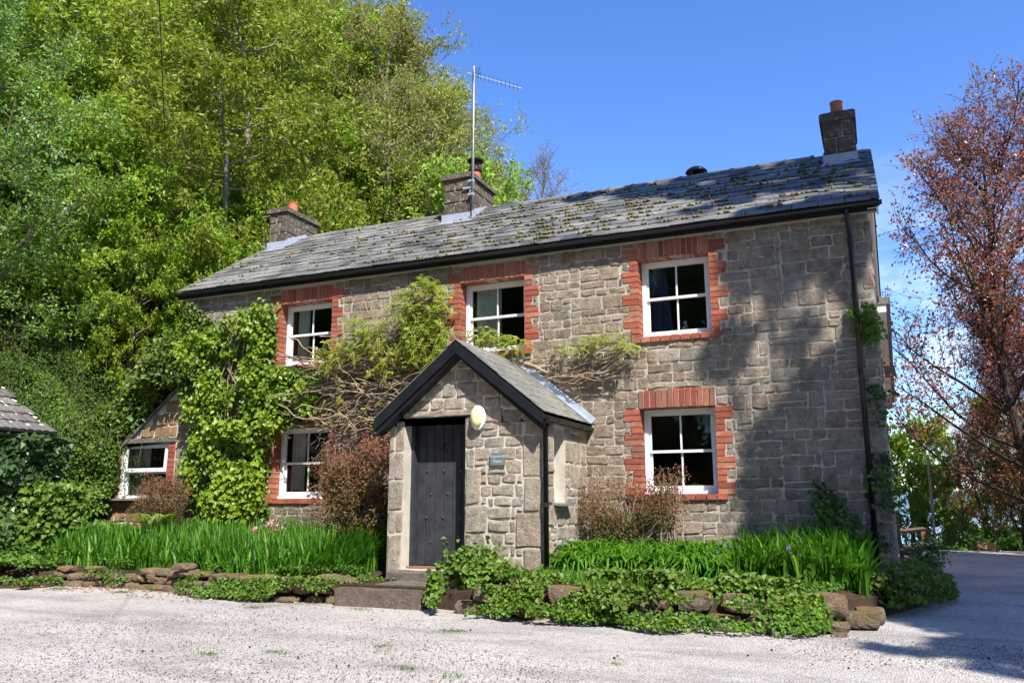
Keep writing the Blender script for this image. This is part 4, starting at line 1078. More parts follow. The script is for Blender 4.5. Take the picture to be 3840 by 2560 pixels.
for r_ in range(nr):
    for j in range(13):
        y = -1.86-j*.30-(.15 if r_ % 2 else 0)
        if y < -5.6: continue
        s0 = r_*exo; d3 = np.array([-math.cos(R(30)),0,math.sin(R(30))]); n3 = np.array([math.sin(R(30)),0,math.cos(R(30))])
        o3 = np.array([EXo+.05, y-.30, ZEo])+d3*s0+n3*.012
        t_ = MB(); w0 = min(.295, -1.86-(y-.30)) 
        prof = [(0,.0),(.02,.02),(.10,.02),(.14,.006),(.16,.006),(.20,.02),(.28,.02),(.295,.0)]
        V = []
        for (dd, hh) in ((0,.03),(exo*1.15,.0)):
            for (u, h) in prof: V.append(o3+np.array([0,u,0])+d3*dd+n3*(h+hh+.012))
        V += [o3+np.array([0,u,0])+n3*.0 for u, h in prof]
        m_ = len(prof)
        t_.add(V, [(i, i+1, m_+i+1, m_+i) for i in range(m_-1)]+[(2*m_+i, 2*m_+i+1, i+1, i) for i in range(m_-1)], rnd=rng.random()).obj('tile', M['tile'], ro)
gutter('gutter', (EXo+.07, -10, ZEo-.05), (EXo+.07, -1.85, ZEo-.05), (1,0,0), parent=ob, joints=4)
lich = MB()
for i in range(70):
    s0 = U(.05, 2.6); y = U(-4.6,-1.95) if i % 2 else U(-2.5,-1.92)
    o3 = np.array([EXo+.05, y, ZEo])+d3*s0+n3*(.066-.02*((s0/exo) % 1)); r = U(.02,.06)
    V = [o3+np.array([0,1,0])*r*math.cos(a)*U(.7,1.2)+d3*r*math.sin(a)*U(.7,1.2) for a in np.linspace(0, 5.6, 8)]
    lich.add(V, None, [(0,i_,i_+1) for i_ in range(1,7)])
lich.obj('lichen_patches', plain('white_lichen', (.62,.6,.55), .9), ro, kind='stuff')

# telephone wire from the eaves
P = [np.array([-12.6,-.35,5.50])*(1-t)+np.array([-1.2,-12.1,8.45])*t+np.array([0,0,-.30*4*t*(1-t)+.06]) for t in np.linspace(0, 1, 20)]
P[0] = np.array([-12.6,-.24,5.56])
MB().tube(P, .006, 5).obj('overhead_cable', M['black'], None, **tagd('thin black overhead cable running down to the left eaves corner', 'cable'))

# bench, planters and floodlight by the right gable
be = thing('garden_bench', (.35, 3.4, .42), 'brown wooden garden bench with curved arm beside the gable end', 'bench')
gzb = .42; bx0, bx1, by0, by1 = .02, .50, 2.6, 4.0
for y in (by0, by1-.06):
    MB().box(bx1-.07, bx1, y, y+.06, gzb, gzb+.66).obj('leg', M['wood'], be)
    MB().obox((bx0+.06, y, gzb), (.06,0,0), (0,.06,0), (-.07,0,1.0)).obj('leg', M['wood'], be)
    arm = [(bx0+.0,.70),(bx0+.15,.69),(bx0+.32,.715),(bx1-.03,.73),(bx1+.03,.70)]
    V = []
    for (x, z) in arm:
        for (dy, dz) in ((-.01,0),(.07,0),(.07,.035),(-.01,.035)): V.append((x, y+dy, gzb+z-.03+dz))
    MB().add(V, [(i*4+j, i*4+(j+1) % 4, i*4+4+(j+1) % 4, i*4+4+j) for i in range(4) for j in range(4)]+[(0,3,2,1),(16,17,18,19)]).obj('armrest', M['wood'], be)
    MB().box(bx0+.06, bx1-.07, y+.01, y+.05, gzb+.32, gzb+.38).obj('seat_rail', M['wood'], be)
for i in range(5): MB().box(bx0+.12+i*.078, bx0+.185+i*.078, by0+.05, by1-.05, gzb+.40, gzb+.42).obj('seat_slat', M['wood'], be)
for i in range(12): MB().obox((bx0+.015, by0+.08+i*.11, gzb+.42), (.02,0,0), (0,.05,0), (-.035,0,.5)).obj('back_slat', M['wood'], be)
MB().obox((bx0-.03, by0, gzb+.9), (.04,0,0), (0,by1-by0,0), (-.01,0,.08)).obj('back_rail', M['wood'], be)
pots = ((.42,1.95,.36,.30,.17,'large dark glazed planter at the foot of the gable wall','plain'), (.50,2.42,.40,.27,.145,'teal glazed planter with a ribbed rim in front of the bench','teal'))
glz = plain('dark_glaze', (.03,.05,.06), .3); gt = plain('teal_glaze', (.07,.17,.17), .3)
for (x, y, z, h, r, lab, kk) in pots:
    MB().lathe((x, y, z), [(r*.7,0),(r*.95,h*.55),(r,h*.9),(r*1.1,h*.9),(r*1.12,h),(r*.9,h),(r*.85,h-.05),(0,h-.05)], 20).obj('planter', glz if kk == 'plain' else gt, None, smooth=False, **tagd(lab, 'planter', 'planters by the gable'))
fl = MB().box(.0, .20, 6.0, 6.04, 4.24, 4.28).obox((.12,5.86,4.02), (.2,0,.03), (0,.07,0), (-.02,0,.2)).obj('floodlight', M['black'], None, **tagd('small black floodlight fixed high on the rear gable corner', 'floodlight'))

# ------------------------------------------------------------------ trees
def polyline(p, d, L, n, wob, up, r):
    P = [np.array(p, float)]; d = unit(np.array(d, float)); st = L/n
    for _ in range(n):
        d = unit(d+r.normal(size=3)*wob+np.array([0,0,up])); P.append(P[-1]+d*st)
    return np.array(P), d
def tree_meshes(name, seed, H=10, spread=3.4, base=.22, n1=20, n2=6, n3=4, up1=.35, bark='bark', leaf=None, nl=14, ls=(.10,.16), wl=.5, leafdrop=0, profile='round', twigs=True, cl=.22, trunks=1, r0=.16, cover=1.0, asc=0.0):
    r = np.random.default_rng(seed); wood = MB(); tips = []
    for tk in range(trunks):
        d0 = (r.normal()*.12+(tk-(trunks-1)/2)*.25, r.normal()*.12, 1)
        T, _ = polyline((tk*.2*(trunks > 1), 0, -.8), d0, H*.93+.8, 9, .06, .06, r)
        rad = np.linspace(r0, .03, len(T)); wood.tube(T, rad, 7, cap=False)
        for i in range(n1):
            t = base+(1-base)*((i+.5)/n1)**.9; j = t*(len(T)-1); k = min(int(j), len(T)-2); p = T[k]+(T[k+1]-T[k])*(j-k)
            if profile == 'round': wdt = math.sin(math.pi*min(1, (t-base)/(1-base)*.78+.20))**.7
            elif profile == 'cone': wdt = (1-(t-base)/(1-base))**.8*.95+.12
            else: wdt = 1.0-.45*t
            Lb = spread*wdt*r.uniform(.75, 1.15); az = i*2.4+r.normal()*.35
            el = up1+asc*t+r.normal()*.15
            B, bd = polyline(p, (math.cos(az)*math.cos(el), math.sin(az)*math.cos(el), math.sin(el)), Lb, 5, .11, .05+asc*.05, r)
            rb = max(.02, r0*.38*(1-t*.6)); wood.tube(B, np.linspace(rb, .012, 6), 4, cap=False)
            for a in range(n2):
                tt = .25+.75*(a+.6)/n2; j = tt*5; k = min(int(j), 4); q = B[k]+(B[k+1]-B[k])*(j-k)
                side = unit(np.cross(bd, [0,0,1])); s = (1 if a % 2 else -1)
                dd = unit(bd*.6+side*s*r.uniform(.4,1.1)+np.array([0,0,r.uniform(-.25,.55)+asc*.5]))
                C, cd = polyline(q, dd, Lb*.42*r.uniform(.6,1.1)*(1.15-tt*.4), 3, .16, .03, r)
                wood.tube(C, [.012,.010,.007,.004], 3, cap=False)
                for b in range(n3):
                    k = 1+(b % 3); q2 = C[k]
                    e = unit(cd*.5+r.normal(size=3)*.7+np.array([0,0,.15]))
                    l = r.uniform(.35, .75)*spread/3.4
                    if twigs:
                        D_, _ = polyline(q2, e, l, 2, .2, 0, r); wood.tube(D_, [.006,.005,.003], 3, cap=False)
                        tips.append((D_[0], D_[-1]))
                    else: tips.append((q2, q2+e*l))
    wm = wood.mesh(name+'_trunk', M[bark])
    lm = None
    if leaf:
        A = np.array([t[0] for t in tips]); B = np.array([t[1] for t in tips])
        if cover < 1: k = r.random(len(A)) < cover; A, B = A[k], B[k]
        n = len(A)*nl; i = np.repeat(np.arange(len(A)), nl); f = r.uniform(.15, 1.1, n)[:, None]
        P = A[i]+(B[i]-A[i])*f+r.normal(size=(n, 3))*cl*np.array([.5,.5,.4])
        D = unit(unit(B-A)[i]*.6+r.normal(size=(n, 3))*.8+np.array([0,0,-leafdrop]))
        Nn = r.normal(size=(n, 3))*.7+np.array([0,0,1.0])
        mb = MB(); clump = r.random(len(A)); rr = np.clip(.55*clump[i]+.5*r.random(n), 0, 1)
        Lf = r.uniform(ls[0], ls[1], n); leaves(mb, P, D, Nn, Lf, Lf*wl, rr)
        lm = mb.mesh(name+'_crown', M[leaf])
    return wm, lm
TV = {
 'oak1': tree_meshes('oak', 1, 10, 3.7, .14, 24, 6, 4, .25, 'bark_pale', 'lf_spring', 26, (.13,.21)),
 'oak2': tree_meshes('oak', 2, 10, 3.4, .12, 22, 6, 5, .30, 'bark_pale', 'lf_spring', 21, (.12,.20)),
 'olive': tree_meshes('ash', 3, 10, 3.3, .18, 22, 6, 5, .5, 'bark_pale', 'lf_olive', 15, (.10,.18), cover=.95),
 'sparse': tree_meshes('ash', 4, 10, 3.3, .18, 22, 7, 6, .5, 'bark_pale', 'lf_olive', 8, (.09,.15), cover=.8, r0=.14),
 'bare': tree_meshes('bare', 5, 10, 3.0, .2, 22, 7, 6, .6, 'bark', 'lf_olive', 2, (.05,.09), cover=.5, r0=.13, asc=.4),
 'maple': tree_meshes('maple', 6, 10, 3.5, .12, 24, 7, 4, .3, 'bark', 'lf_maple', 15, (.15,.24), wl=.7),
 'rowan': tree_meshes('rowan', 8, 10, 3.6, .10, 26, 7, 5, .3, 'bark', 'lf_rowan', 17, (.10,.17), wl=.45),
 'bush': tree_meshes('hazel', 9, 10, 4.6, .03, 28, 6, 4, .4, 'bark', 'lf_bright', 17, (.22,.36), profile='shrub', trunks=1),
 'ivy': tree_meshes('ivy', 10, 10, 2.2, .05, 26, 6, 4, .1, 'bark_dark', 'lf_ivy', 26, (.16,.26), wl=.8, cl=.3),
}
def plant_tree(kind, x, y, h, label, cat='tree', group=None, name='tree', rot=None, sx=1.0, z=None):
    wm, lm = TV[kind]; s = h/10.0
    z = float(ground_z(x, y)) if z is None else z
    t = thing(name, (x, y, z), label, cat, group)
    q = rng.uniform(0, 6.28) if rot is None else rot
    t.rotation_euler = (0, 0, q); t.scale = (s*sx, s*sx, s)
    o = bpy.data.objects.new('trunk', wm); COL.objects.link(o); o.parent = t
    if lm: o = bpy.data.objects.new('crown', lm); COL.objects.link(o); o.parent = t
    return t
FOREST = [(-17.8,0.8,7.2), (-16.0,4.3,9.7), (-9.3,9.1,7.9), (-14.5,7.7,7.1), (-20.7,3.9,12.1), (-18.5,8.0,11.7), (-11.8,12.5,10.3), (-24.9,3.8,12.0), (-16.3,13.0,11.5), (-23.0,9.8,12.3), (-20.2,13.7,13.8), (-13.8,18.5,7.7), (-17.9,16.9,10.8), (-28.0,8.1,12.5), (-27.8,12.6,12.7), (-21.6,18.8,12.8), (-26.0,16.7,12.0), (-31.6,11.1,11.5), (-18.1,23.5,9.4), (-31.5,15.5,12.4), (-22.2,23.7,12.5), (-25.9,21.5,13.1), (-35.2,13.0,12.3), (-23.1,28.3,12.8), (-27.8,25.4,15.5), (-19.2,30.6,11.4), (-32.1,22.3,10.6), (-40.2,13.1,12.9), (-38.0,18.4,12.6), (-27.5,29.8,16.8), (-23.3,32.9,14.2), (-37.3,22.8,10.0), (-34.9,26.6,12.7), (-44.3,17.2,9.2), (-28.0,34.3,15.8), (-41.7,23.6,12.6), (-32.7,33.1,14.1), (-25.2,38.9,12.7), (-39.7,28.7,11.5), (-48.8,18.4,10.6), (-30.7,38.3,12.0), (-45.7,26.2,12.8), (-37.7,34.0,13.5), (-49.2,23.1,11.1), (-24.4,43.7,13.5), (-43.5,31.7,9.7), (-35.8,38.7,13.7), (-32.2,42.8,16.6), (-54.1,21.8,12.9), (-48.2,30.2,12.9), (-40.7,38.2,15.4), (-28.3,46.5,13.7), (-53.4,26.7,10.1)]
camx, camy = -.112, -12.145
for i, (x, y, h) in enumerate(FOREST):
    az = math.degrees(math.atan2(-(x-camx), y-camy))     # degrees left of the facade normal
    d = math.hypot(x-camx, y-camy); u = rng.random()
    if az < 27.5: kind = 'sparse' if u < .3 else 'olive' if u < .6 else 'maple'
    elif az < 34: kind = 'sparse' if u < .50 else 'olive' if u < .85 else 'bare'
    elif az < 40: kind = 'olive' if u < .5 else 'oak2' if u < .8 else 'sparse'
    else: kind = 'oak1' if u < .45 else 'oak2' if u < .8 else 'olive'
    lab = {'oak1': 'broad yellow-green young-leaved tree crowded among others on the wooded hillside', 'oak2': 'bright spring-green tree with pale twigs crowded on the wooded hillside',
           'olive': 'olive-tinged tree just coming into leaf on the wooded hillside', 'sparse': 'twiggy grey tree with sparse young leaves near the wooded skyline',
           'maple': 'dense fresh-green tree on the lower right of the wooded hillside', 'bare': 'still leafless grey tree on the wooded skyline'}[kind]
    side = 'above the outbuilding' if az > 52 else 'above the lean-to' if az > 46 else 'above the left eaves' if az > 41 else 'over the left chimney' if az > 37 else 'between the two left chimneys' if az > 31 else 'by the aerial mast'
    dep = 'nearest' if d < 30 else 'lower' if d < 40 else 'middle' if d < 52 else 'highest'
    lab = {'oak1': 'broad yellow-green oak', 'oak2': 'bright pale-twigged oak', 'olive': 'olive-tinged ash just in leaf', 'sparse': 'twiggy grey half-bare ash', 'maple': 'dense fresh-green maple', 'bare': 'leafless grey tree'}[kind]+' '+side+' in the '+dep+' rank of trees'
    plant_tree(kind, x, y, h, lab, 'tree', 'trees of the hillside wood', name={'oak1':'oak_tree','oak2':'oak_tree','olive':'ash_tree','sparse':'ash_tree','maple':'maple_tree','bare':'bare_tree'}[kind], z=float(ground_z(x, y))-.3)
# understorey on the slope above the lean-to, dense and low
for (x, y, h, k, lab) in ((-16.0,4.2,5.2,'bush','bright leafy hazel bush rising just above the left eaves corner'), (-15.0,6.9,6.2,'bush','bright leafy hazel behind the left end of the slate roof'),
        (-17.6,2.2,5.4,'bush','low spreading bright green bush above the lean-to'), (-13.6,8.8,5.2,'bush','bright green bush behind the left chimney'),
        (-19.8,5.2,5.5,'oak2','young tree standing over the bushes above the lean-to'), (-12.4,10.6,5.6,'bush','bright green bush between the left and middle chimneys'),
        (-21.5,2.0,5,'bush','bush under the trees behind the white-flecked tree'), (-19.4,-.2,3.0,'bush','low bush at the trunk of the white-flecked tree'), (-17.0,8.8,6.2,'oak1','small oak leaning out over the bushes behind the roof')):
    plant_tree(k, x, y, h, lab, 'bush' if k == 'bush' else 'tree', name='hazel_bush' if k == 'bush' else 'oak_tree')
HR = np.random.default_rng(77)
for _ in range(30):
    x = -15.5-HR.random()*24; y = 4.5+HR.random()*20
    if -x+.3*y < 17.5: continue
    plant_tree('bush', x, y, HR.uniform(3.5, 6), ('small ' if _ % 2 else 'large ')+'bright bush under the hillside trees '+('high above the outbuilding' if x < -31 else 'above the outbuilding and lean-to' if x < -25 else 'behind the left eaves' if x < -20 else 'behind the left chimney')+(' near the house' if y < 9 else ' midway up the slope' if y < 15 else ' far up the slope'), 'bush', 'understorey bushes on the hillside', name='hazel_bush', z=float(ground_z(x, y))+HR.uniform(-.3, 2.0))
for (x, y, z, h, lab) in ((-14.5,2.3,3.0,3.6,'bright bush on the bank right above the lean-to roof'),(-15.6,1.3,3.9,3.8,'bright bush between the rowan and the lean-to'),(-16.9,.5,4.6,3.4,'bright bush beside the rowan stems'),(-13.9,4.4,3.0,4.2,'bright bush tucked behind the left eaves corner'),(-15.6,3.6,4.2,4.4,'taller bright bush above the bank left of the eaves'),(-17.6,2.6,5.6,4.6,'bright bush under the ivy-clad trees')):
    plant_tree('bush', x, y, h, lab, 'bush', name='hazel_bush', z=z, sx=.75)
plant_tree('rowan', -17.3, -1.1, 6.0, 'low blue-green rowan foliage just above the outbuilding roof', 'tree', name='rowan_tree', z=3.4, sx=1.1)
# dark ivy-clad trunks showing between the crowns
for (x, y, h) in ((-20.0,10.2,7.0),(-21.3,21.0,10.0)):
    plant_tree('ivy', x, y, h, 'dark ivy-smothered trunk in the gaps between the pale green crowns', 'tree', 'ivy-clad trunks on the hillside', name='ivy_clad_tree', sx=.8)
plant_tree('rowan', -17.6, -.6, 8.2, 'blue-green tree flecked with whitish blossom rising over the outbuilding', 'tree', name='rowan_tree', z=4.6)
plant_tree('rowan', -19.6, .2, 8.8, 'taller blue-green tree with pale flower heads at the left edge', 'tree', name='rowan_tree', z=5.4)
plant_tree('maple', -11.9, 11.6, 11.9, 'fresh lime-green tree rising behind the middle chimney and aerial mast', 'tree', name='maple_tree', sx=.8, rot=1.0)
plant_tree('maple', -10.0, 9.9, 9.6, 'smaller lime-green tree beside the bare trees behind the ridge', 'tree', name='maple_tree', sx=.62, rot=2.2)
plant_tree('bare', -11.3, 15.8, 13.2, 'leafless grey twiggy tree showing above the ridge right of the lime tree', 'tree', name='bare_tree', sx=.72)
plant_tree('bare', -10.0, 17.2, 12.4, 'lower leafless twiggy tree just above the slate ridge', 'tree', name='bare_tree', sx=.8)

for (x, y, h, k, lab) in ((-24.5,17.5,14.0,'sparse','high twiggy ash reaching the top edge above the left chimney'),(-22.5,19.5,13.2,'olive','tall olive-green ash on the skyline left of the aerial'),(-20.6,20.3,12.2,'sparse','half-bare ash stepping down the skyline left of the aerial'),
        (-18.6,20.0,10.4,'olive','rounded olive ash near the aerial tip'),(-17.0,19.8,11,'sparse','thin ash just left of the aerial mast'),(-16.2,21.5,9.6,'maple','light green tree behind the aerial mast'),(-29,20,15,'olive','tall ash at the top of the wood'),(-14.6,15.6,8.6,'oak2','bright oak directly behind the middle chimney'),(-23.4,14.5,12.5,'oak1','broad bright oak high over the left chimney')):
    plant_tree(k, x, y, h, lab, 'tree', name='maple_tree' if k == 'maple' else 'oak_tree' if k[0] == 'o' and k != 'olive' else 'ash_tree')
# copper beech and the boundary at the right
cw_, cl_ = tree_meshes('beech', 21, 10, 4.0, .16, 38, 10, 7, .25, 'bark_dark', 'lf_copper', 8, (.07,.11), wl=.62, cl=.15, r0=.15, asc=.75, profile='shrub', leafdrop=.1)
TV['beech'] = (cw_, cl_)
plant_tree('beech', 3.2, 7.6, 9.7, 'tall copper beech with dark red young leaves beside the gable', 'tree', name='copper_beech', z=.3, rot=.4, sx=.95)
plant_tree('beech', 2.7, 10.2, 6.2, 'smaller copper beech stem leaning towards the cottage gable', 'tree', name='copper_beech', z=.0, rot=2.9, sx=.75)
plant_tree('beech', 3.6, 9.9, 5.2, 'low spreading copper beech filling the gap beside the gable', 'tree', name='copper_beech', z=.3, rot=1.5, sx=.95)
plant_tree('beech', 8.5, 6.8, 9.4, 'copper beech at the right edge of the view', 'tree', name='copper_beech', z=.5, rot=4.4, sx=.95)
plant_tree('bush', .2, 14.6, 5.8, 'bright yellow-green round tree beyond the bench', 'tree', name='lime_tree', z=-1.9, sx=.95)
plant_tree('bare', 1.6, 10.9, 3.3, 'dark many-stemmed leafless shrub at the end of the gravel', 'shrub', name='bare_shrub', z=.2, sx=1.1)
plant_tree('bare', 2.2, 11.3, 3.0, 'second dark twiggy shrub beside the distant water', 'shrub', name='bare_shrub', z=.2, sx=1.3)
plant_tree('oak2', 2.0, 11.6, 4.6, 'thin young tree in fresh leaf at the end of the gravel', 'tree', name='young_tree', z=-.1, sx=.5)
plant_tree('oak2', 3.0, 12.2, 4.8, 'slender young tree under the copper beech', 'tree', name='young_tree', z=-.2, sx=.55)
for (x, y, h, k, lab) in ((1.2,12.6,3.6,'bush','green bush left of the dark shrub at the gravel end'),(2.7,10.6,2.6,'bush','low bright bush under the beech at the right'),(4.2,11.2,3.4,'bush','bush at the right edge beyond the gravel'),(3.4,13.0,4.2,'oak1','leafy young oak beyond the gravel under the beech')):
    plant_tree(k, x, y, h, lab, 'bush' if k == 'bush' else 'tree', name='hazel_bush' if k == 'bush' else 'oak_tree', z=.1 if y < 11.5 else -.9, sx=.55)
MB().tube([(.95,10.83,.3),(.97,10.83,2.7)], .03, 8).obj('pole', M['galv'], None, **tagd('thin pale upright pole in front of the yellow-green tree', 'pole'))

# belt of trees behind the photographer: mirrored in panes, raised to block sky light
for i, (x, y, h) in enumerate(((-2,-27,17),(-9,-28,19),(-15,-27,18),(-21,-28,20),(-27,-26,19),(-34,-26,20),(-41,-24,20),(-48,-22,20),(6,-29,18),(14,-30,18),(-12,-34,25),(-24,-35,26),(-36,-33,25),(-2,-35,25),(-55,-16,19),(10,-37,24),(-31,-14,15),(-30,-20,17),(22,-27,18),(-47,-30,24),(-44,-10,17),(19,-18,14))):
    plant_tree(('oak1', 'maple', 'bush')[i % 3], x, y, h, 'tree of the belt across the yard, mirrored in the window panes and raised to block sky light', 'tree', 'trees across the yard', name='boundary_tree', z=0, sx=1.1)
mb = MB()
hx = rng.uniform(-60, 14, 15000); hy = -24+rng.normal(size=15000)*.9; hz = rng.uniform(0, 4.2, 15000)
leaves(mb, np.stack([hx, hy, hz], 1), rng.normal(size=(15000, 3)), rng.normal(size=(15000, 3))+[0,.6,.5], .34, .26)
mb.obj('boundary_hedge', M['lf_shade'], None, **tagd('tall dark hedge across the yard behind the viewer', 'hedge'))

# tall trees right of the yard; they throw the dappled shade on the gable end, roof and drive
Lx, Ly, Lz = -.85, .85, -1.42
def shade_tree(name, base, blobs, label, seed):
    """blobs: (point on the ground/wall/roof, distance towards the sun, radius, density)"""
    r = np.random.default_rng(seed); t = thing(name, base, label, 'tree')
    wood = MB(); lf = MB(); base = np.array(base, float); C = []
    for (p, s, rad, dn) in blobs:
        c = np.array(p, float)-s*np.array([Lx, Ly, Lz]); C.append(c)
        n = int(2400*rad**2*dn)
        q = unit(r.normal(size=(n, 3)))*rad*r.random((n, 1))**.5
        P = c+q
        leaves(lf, P, r.normal(size=(n, 3)), r.normal(size=(n, 3))+[0,0,.8], .17, .12, r.random(n))
    top = np.mean(C, axis=0)*.6+base*.4; top = np.array([base[0]*.6+top[0]*.4, base[1]*.6+top[1]*.4, max(c[2] for c in C)*.8])
    T = [base-[0,0,.3], base*.7+top*.3+[.1,.1,0], base*.35+top*.65+[-.1,0,0], top]; wood.tube(T, [.24,.19,.13,.06], 9)
    for c in C:
        k = .35+.6*r.random(); a = base+(top-base)*min(.95, k)
        wood.tube([a, (a+c)/2+r.normal(size=3)*.2+[0,0,.2], c], [.05,.03,.015], 4)
    o = wood.obj('trunk', M['bark'], t); o.matrix_parent_inverse = Matrix.Translation(-Vector(base))
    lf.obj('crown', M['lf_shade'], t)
#@@SHADE
def polyblobs(poly, n, r0, r1, dn, s0, s1, f):
    q = sample_poly(poly, n); return [(f(a, b), float(U(s0, s1)), float(U(r0, r1)), dn) for a, b in q]
onwall = lambda x, z: (x, 0, z)
onroof = lambda x, y: (x, y, 5.66+(y+.185)*.642)
onland = lambda x, y: (x, y, .026*(y+12.1))
SH1 = polyblobs([(-.3,4.0),(-.1,3.6),(-.1,.9),(-1.75,.9),(-1.75,1.9),(-1.6,2.25),(-1.35,2.65),(-.95,3.0),(-.55,3.4)], 34, .26, .40, 1.3, 6.6, 7.6, onwall)
SH1 += [((-.5,0,1.3),7,.7,1.2),((-1.2,0,1.5),7.2,.5,1.2),((-.5,0,2.3),7,.6,1.2),((-.1,0,3.2),7,.4,1.1),((-1.8,0,.8),7.4,.35,1)]
SH1 += polyblobs([(-2.5,3.3),(-2.3,3.7),(-1.9,3.9),(-1.8,3.75),(-2.0,3.4),(-2.3,3.2)], 5, .13, .22, 1.4, 7, 7.6, onwall)
SH1 += polyblobs([(-1.3,3.65),(-1.07,3.9),(-.9,3.76),(-1.17,3.45)], 2, .10, .16, 1.2, 7, 7.6, onwall)
SH1 += polyblobs([(-1.85,5.6),(-.1,5.6),(-.1,4.85),(-.7,4.85),(-1.85,4.9)], 18, .20, .30, 1.3, 6.8, 7.4, onwall)
SH2 = polyblobs([(-5.3,2.6),(.2,2.8),(.2,1.7),(-.4,1.3),(-1.6,1.0),(-2.5,1.1),(-3.5,1.9)], 38, .28, .46, 1.2, 6.4, 7.2, onroof)
SH2 += polyblobs([(-2.6,.9),(.15,1.2),(.15,.0),(-1.3,-.1),(-2.6,.4)], 11, .16, .30, 1.1, 6.4, 7.2, onroof)+[((-.3,2.6,8.6),6.3,.7,1),((-.3,2.4,8.0),6.3,.5,1)]
SH3 = polyblobs([(-.1,-1.2),(.5,-2.0),(3.2,-1.5),(4.5,1.0),(4.5,4.5),(.4,5.0),(.05,2.0)], 90, .5, .9, 1.1, 7.2, 8.4, onland)
SH4 = polyblobs([(.2,-2.6),(1.0,-2.0),(3.6,-1.6),(4.5,-4.5),(1.8,-4.8),(.9,-3.7)], 46, .35, .65, 1.2, 8.2, 9.2, onland)
SH4 += polyblobs([(-.5,-3.3),(.3,-2.9),(.9,-3.6),(.9,-4.4),(.1,-4.0)], 6, .10, .22, .9, 8.4, 9.2, onland)
SH5 = polyblobs([(.6,4.8),(4.6,4.2),(5.5,7.0),(2.6,8.2),(.8,7.8)], 40, .5, .9, 1.0, 6.4, 7.4, onland)
shade_tree('shade_tree', (5.9,-6.4,.15), SH1, 'tall tree right of the yard shading the lower gable end', 31)
shade_tree('shade_tree', (4.6,-2.6,.25), SH2, 'tall tree beside the drive shading the right end of the roof', 32)
shade_tree('shade_tree', (8.6,-5.6,.2), SH3, 'spreading tree shading the drive beside the cottage', 33)
shade_tree('shade_tree', (9.5,-11.0,.1), SH4, 'tree at the yard entrance shading the near corner of the gravel', 34)
shade_tree('shade_tree', (9.2,.2,.3), SH5, 'tree further up the drive shading the gravel past the bench', 35)

# ------------------------------------------------------------------ climbers on the cottage
def wall_leaves(poly, n, ymin, ymax, L, W, mat, parent=None, name='foliage', seed=0, hole=-.5, f=1.6, droop=.5, rnd_lo=0, rnd_hi=1, tags=None, gy=0.0, out=.5):
    q = sample_poly(poly, n); h = vnoise(q, f, seed); k = h > hole; q, h = q[k], h[k]; m = len(q)
    dep = ymin+(ymax-ymin)*np.clip(.5+.5*h, 0, 1)*rng.random(m)**.5
    P = np.stack([q[:, 0], gy-dep, q[:, 1]], 1)+rng.normal(size=(m, 3))*[.05,.01,.05]
    D = rng.normal(size=(m, 3))*.55+np.array([0,-.35,-droop]); Nn = rng.normal(size=(m, 3))*.38+np.array([.1,-1,out])
    l = rng.uniform(L*.7, L*1.25, m); mb = MB()
    r_ = rnd_lo+(rnd_hi-rnd_lo)*np.clip(.35+.35*h+.45*rng.random(m), 0, 1)
    leaves(mb, P, D, Nn, l, l*W/L, r_)
    return mb.obj(name, M[mat], parent, **(tags or {}))
def stems(lines, mat, parent, name='stems', n=5):
    mb = MB()
    for P, r in lines: mb.tube(P, r, n, cap=False)
    return mb.obj(name, M[mat], parent, smooth=True)
def wander(p0, p1, k=8, wob=.08, sag=0, r=rng):
    p0, p1 = np.array(p0, float), np.array(p1, float); t = np.linspace(0, 1, k)[:, None]
    P = p0+(p1-p0)*t; w = np.cumsum(r.normal(size=(k, 3))*wob, 0); w -= w[-1]*t; P = P+w*np.array([1,.5,1]); P[:, 2] -= sag*4*(t*(1-t))[:, 0]
    return P
# climbing hydrangea
hy = thing('climbing_hydrangea', (-10.8,-.1,.8), 'large bright green climber covering the wall between the lean-to and the left windows', 'climber')
HP = [(-12.3,4.7),(-11.45,4.95),(-10.9,5.15),(-10.25,5.2),(-10.22,4.5),(-10.25,4.05),(-9.9,3.93),(-9.35,3.92),(-9.0,3.7),(-9.0,3.4),(-9.3,3.05),(-9.75,2.9),(-10.2,2.7),(-10.25,2.2),(-10.28,1.82),(-10.15,1.3),(-11.9,1.2),(-12.15,2.0),(-12.1,2.9),(-12.3,3.5),(-12.5,4.2)]
wall_leaves(HP, 6400, .12, .46, .095, .08, 'lf_hydr', hy, seed=4, hole=-.30, f=2.2)
wall_leaves(HP, 8000, .0, .22, .075, .06, 'lf_ivybright', hy, seed=24, hole=-.55, f=1.6)
HP2 = [(-11.3,3.0),(-10.3,3.0),(-9.2,3.7),(-9.5,3.1),(-10.1,2.7),(-10.2,1.3),(-11.4,1.25)]
wall_leaves(HP2, 2600, .3, .62, .11, .10, 'lf_hydr', hy, seed=14, hole=-.05, f=1.5, rnd_lo=.5)
ls_ = [(wander((-10.9+U(-.5,.5), -.08, .8), (-10.9+U(-1.0,1.0), -.12, U(2.6,5.0)), 9, .09), [.03,.026,.022,.019,.016,.013,.01,.008,.005]) for _ in range(16)]
ls_ += [(wander((-11.6+U(-.4,.6),-.06,U(2.0,3.6)), (-11.9+U(-.4,.8),-.15,U(3.2,4.9)), 6, .08), .008) for _ in range(26)]
stems(ls_, 'vine', hy)
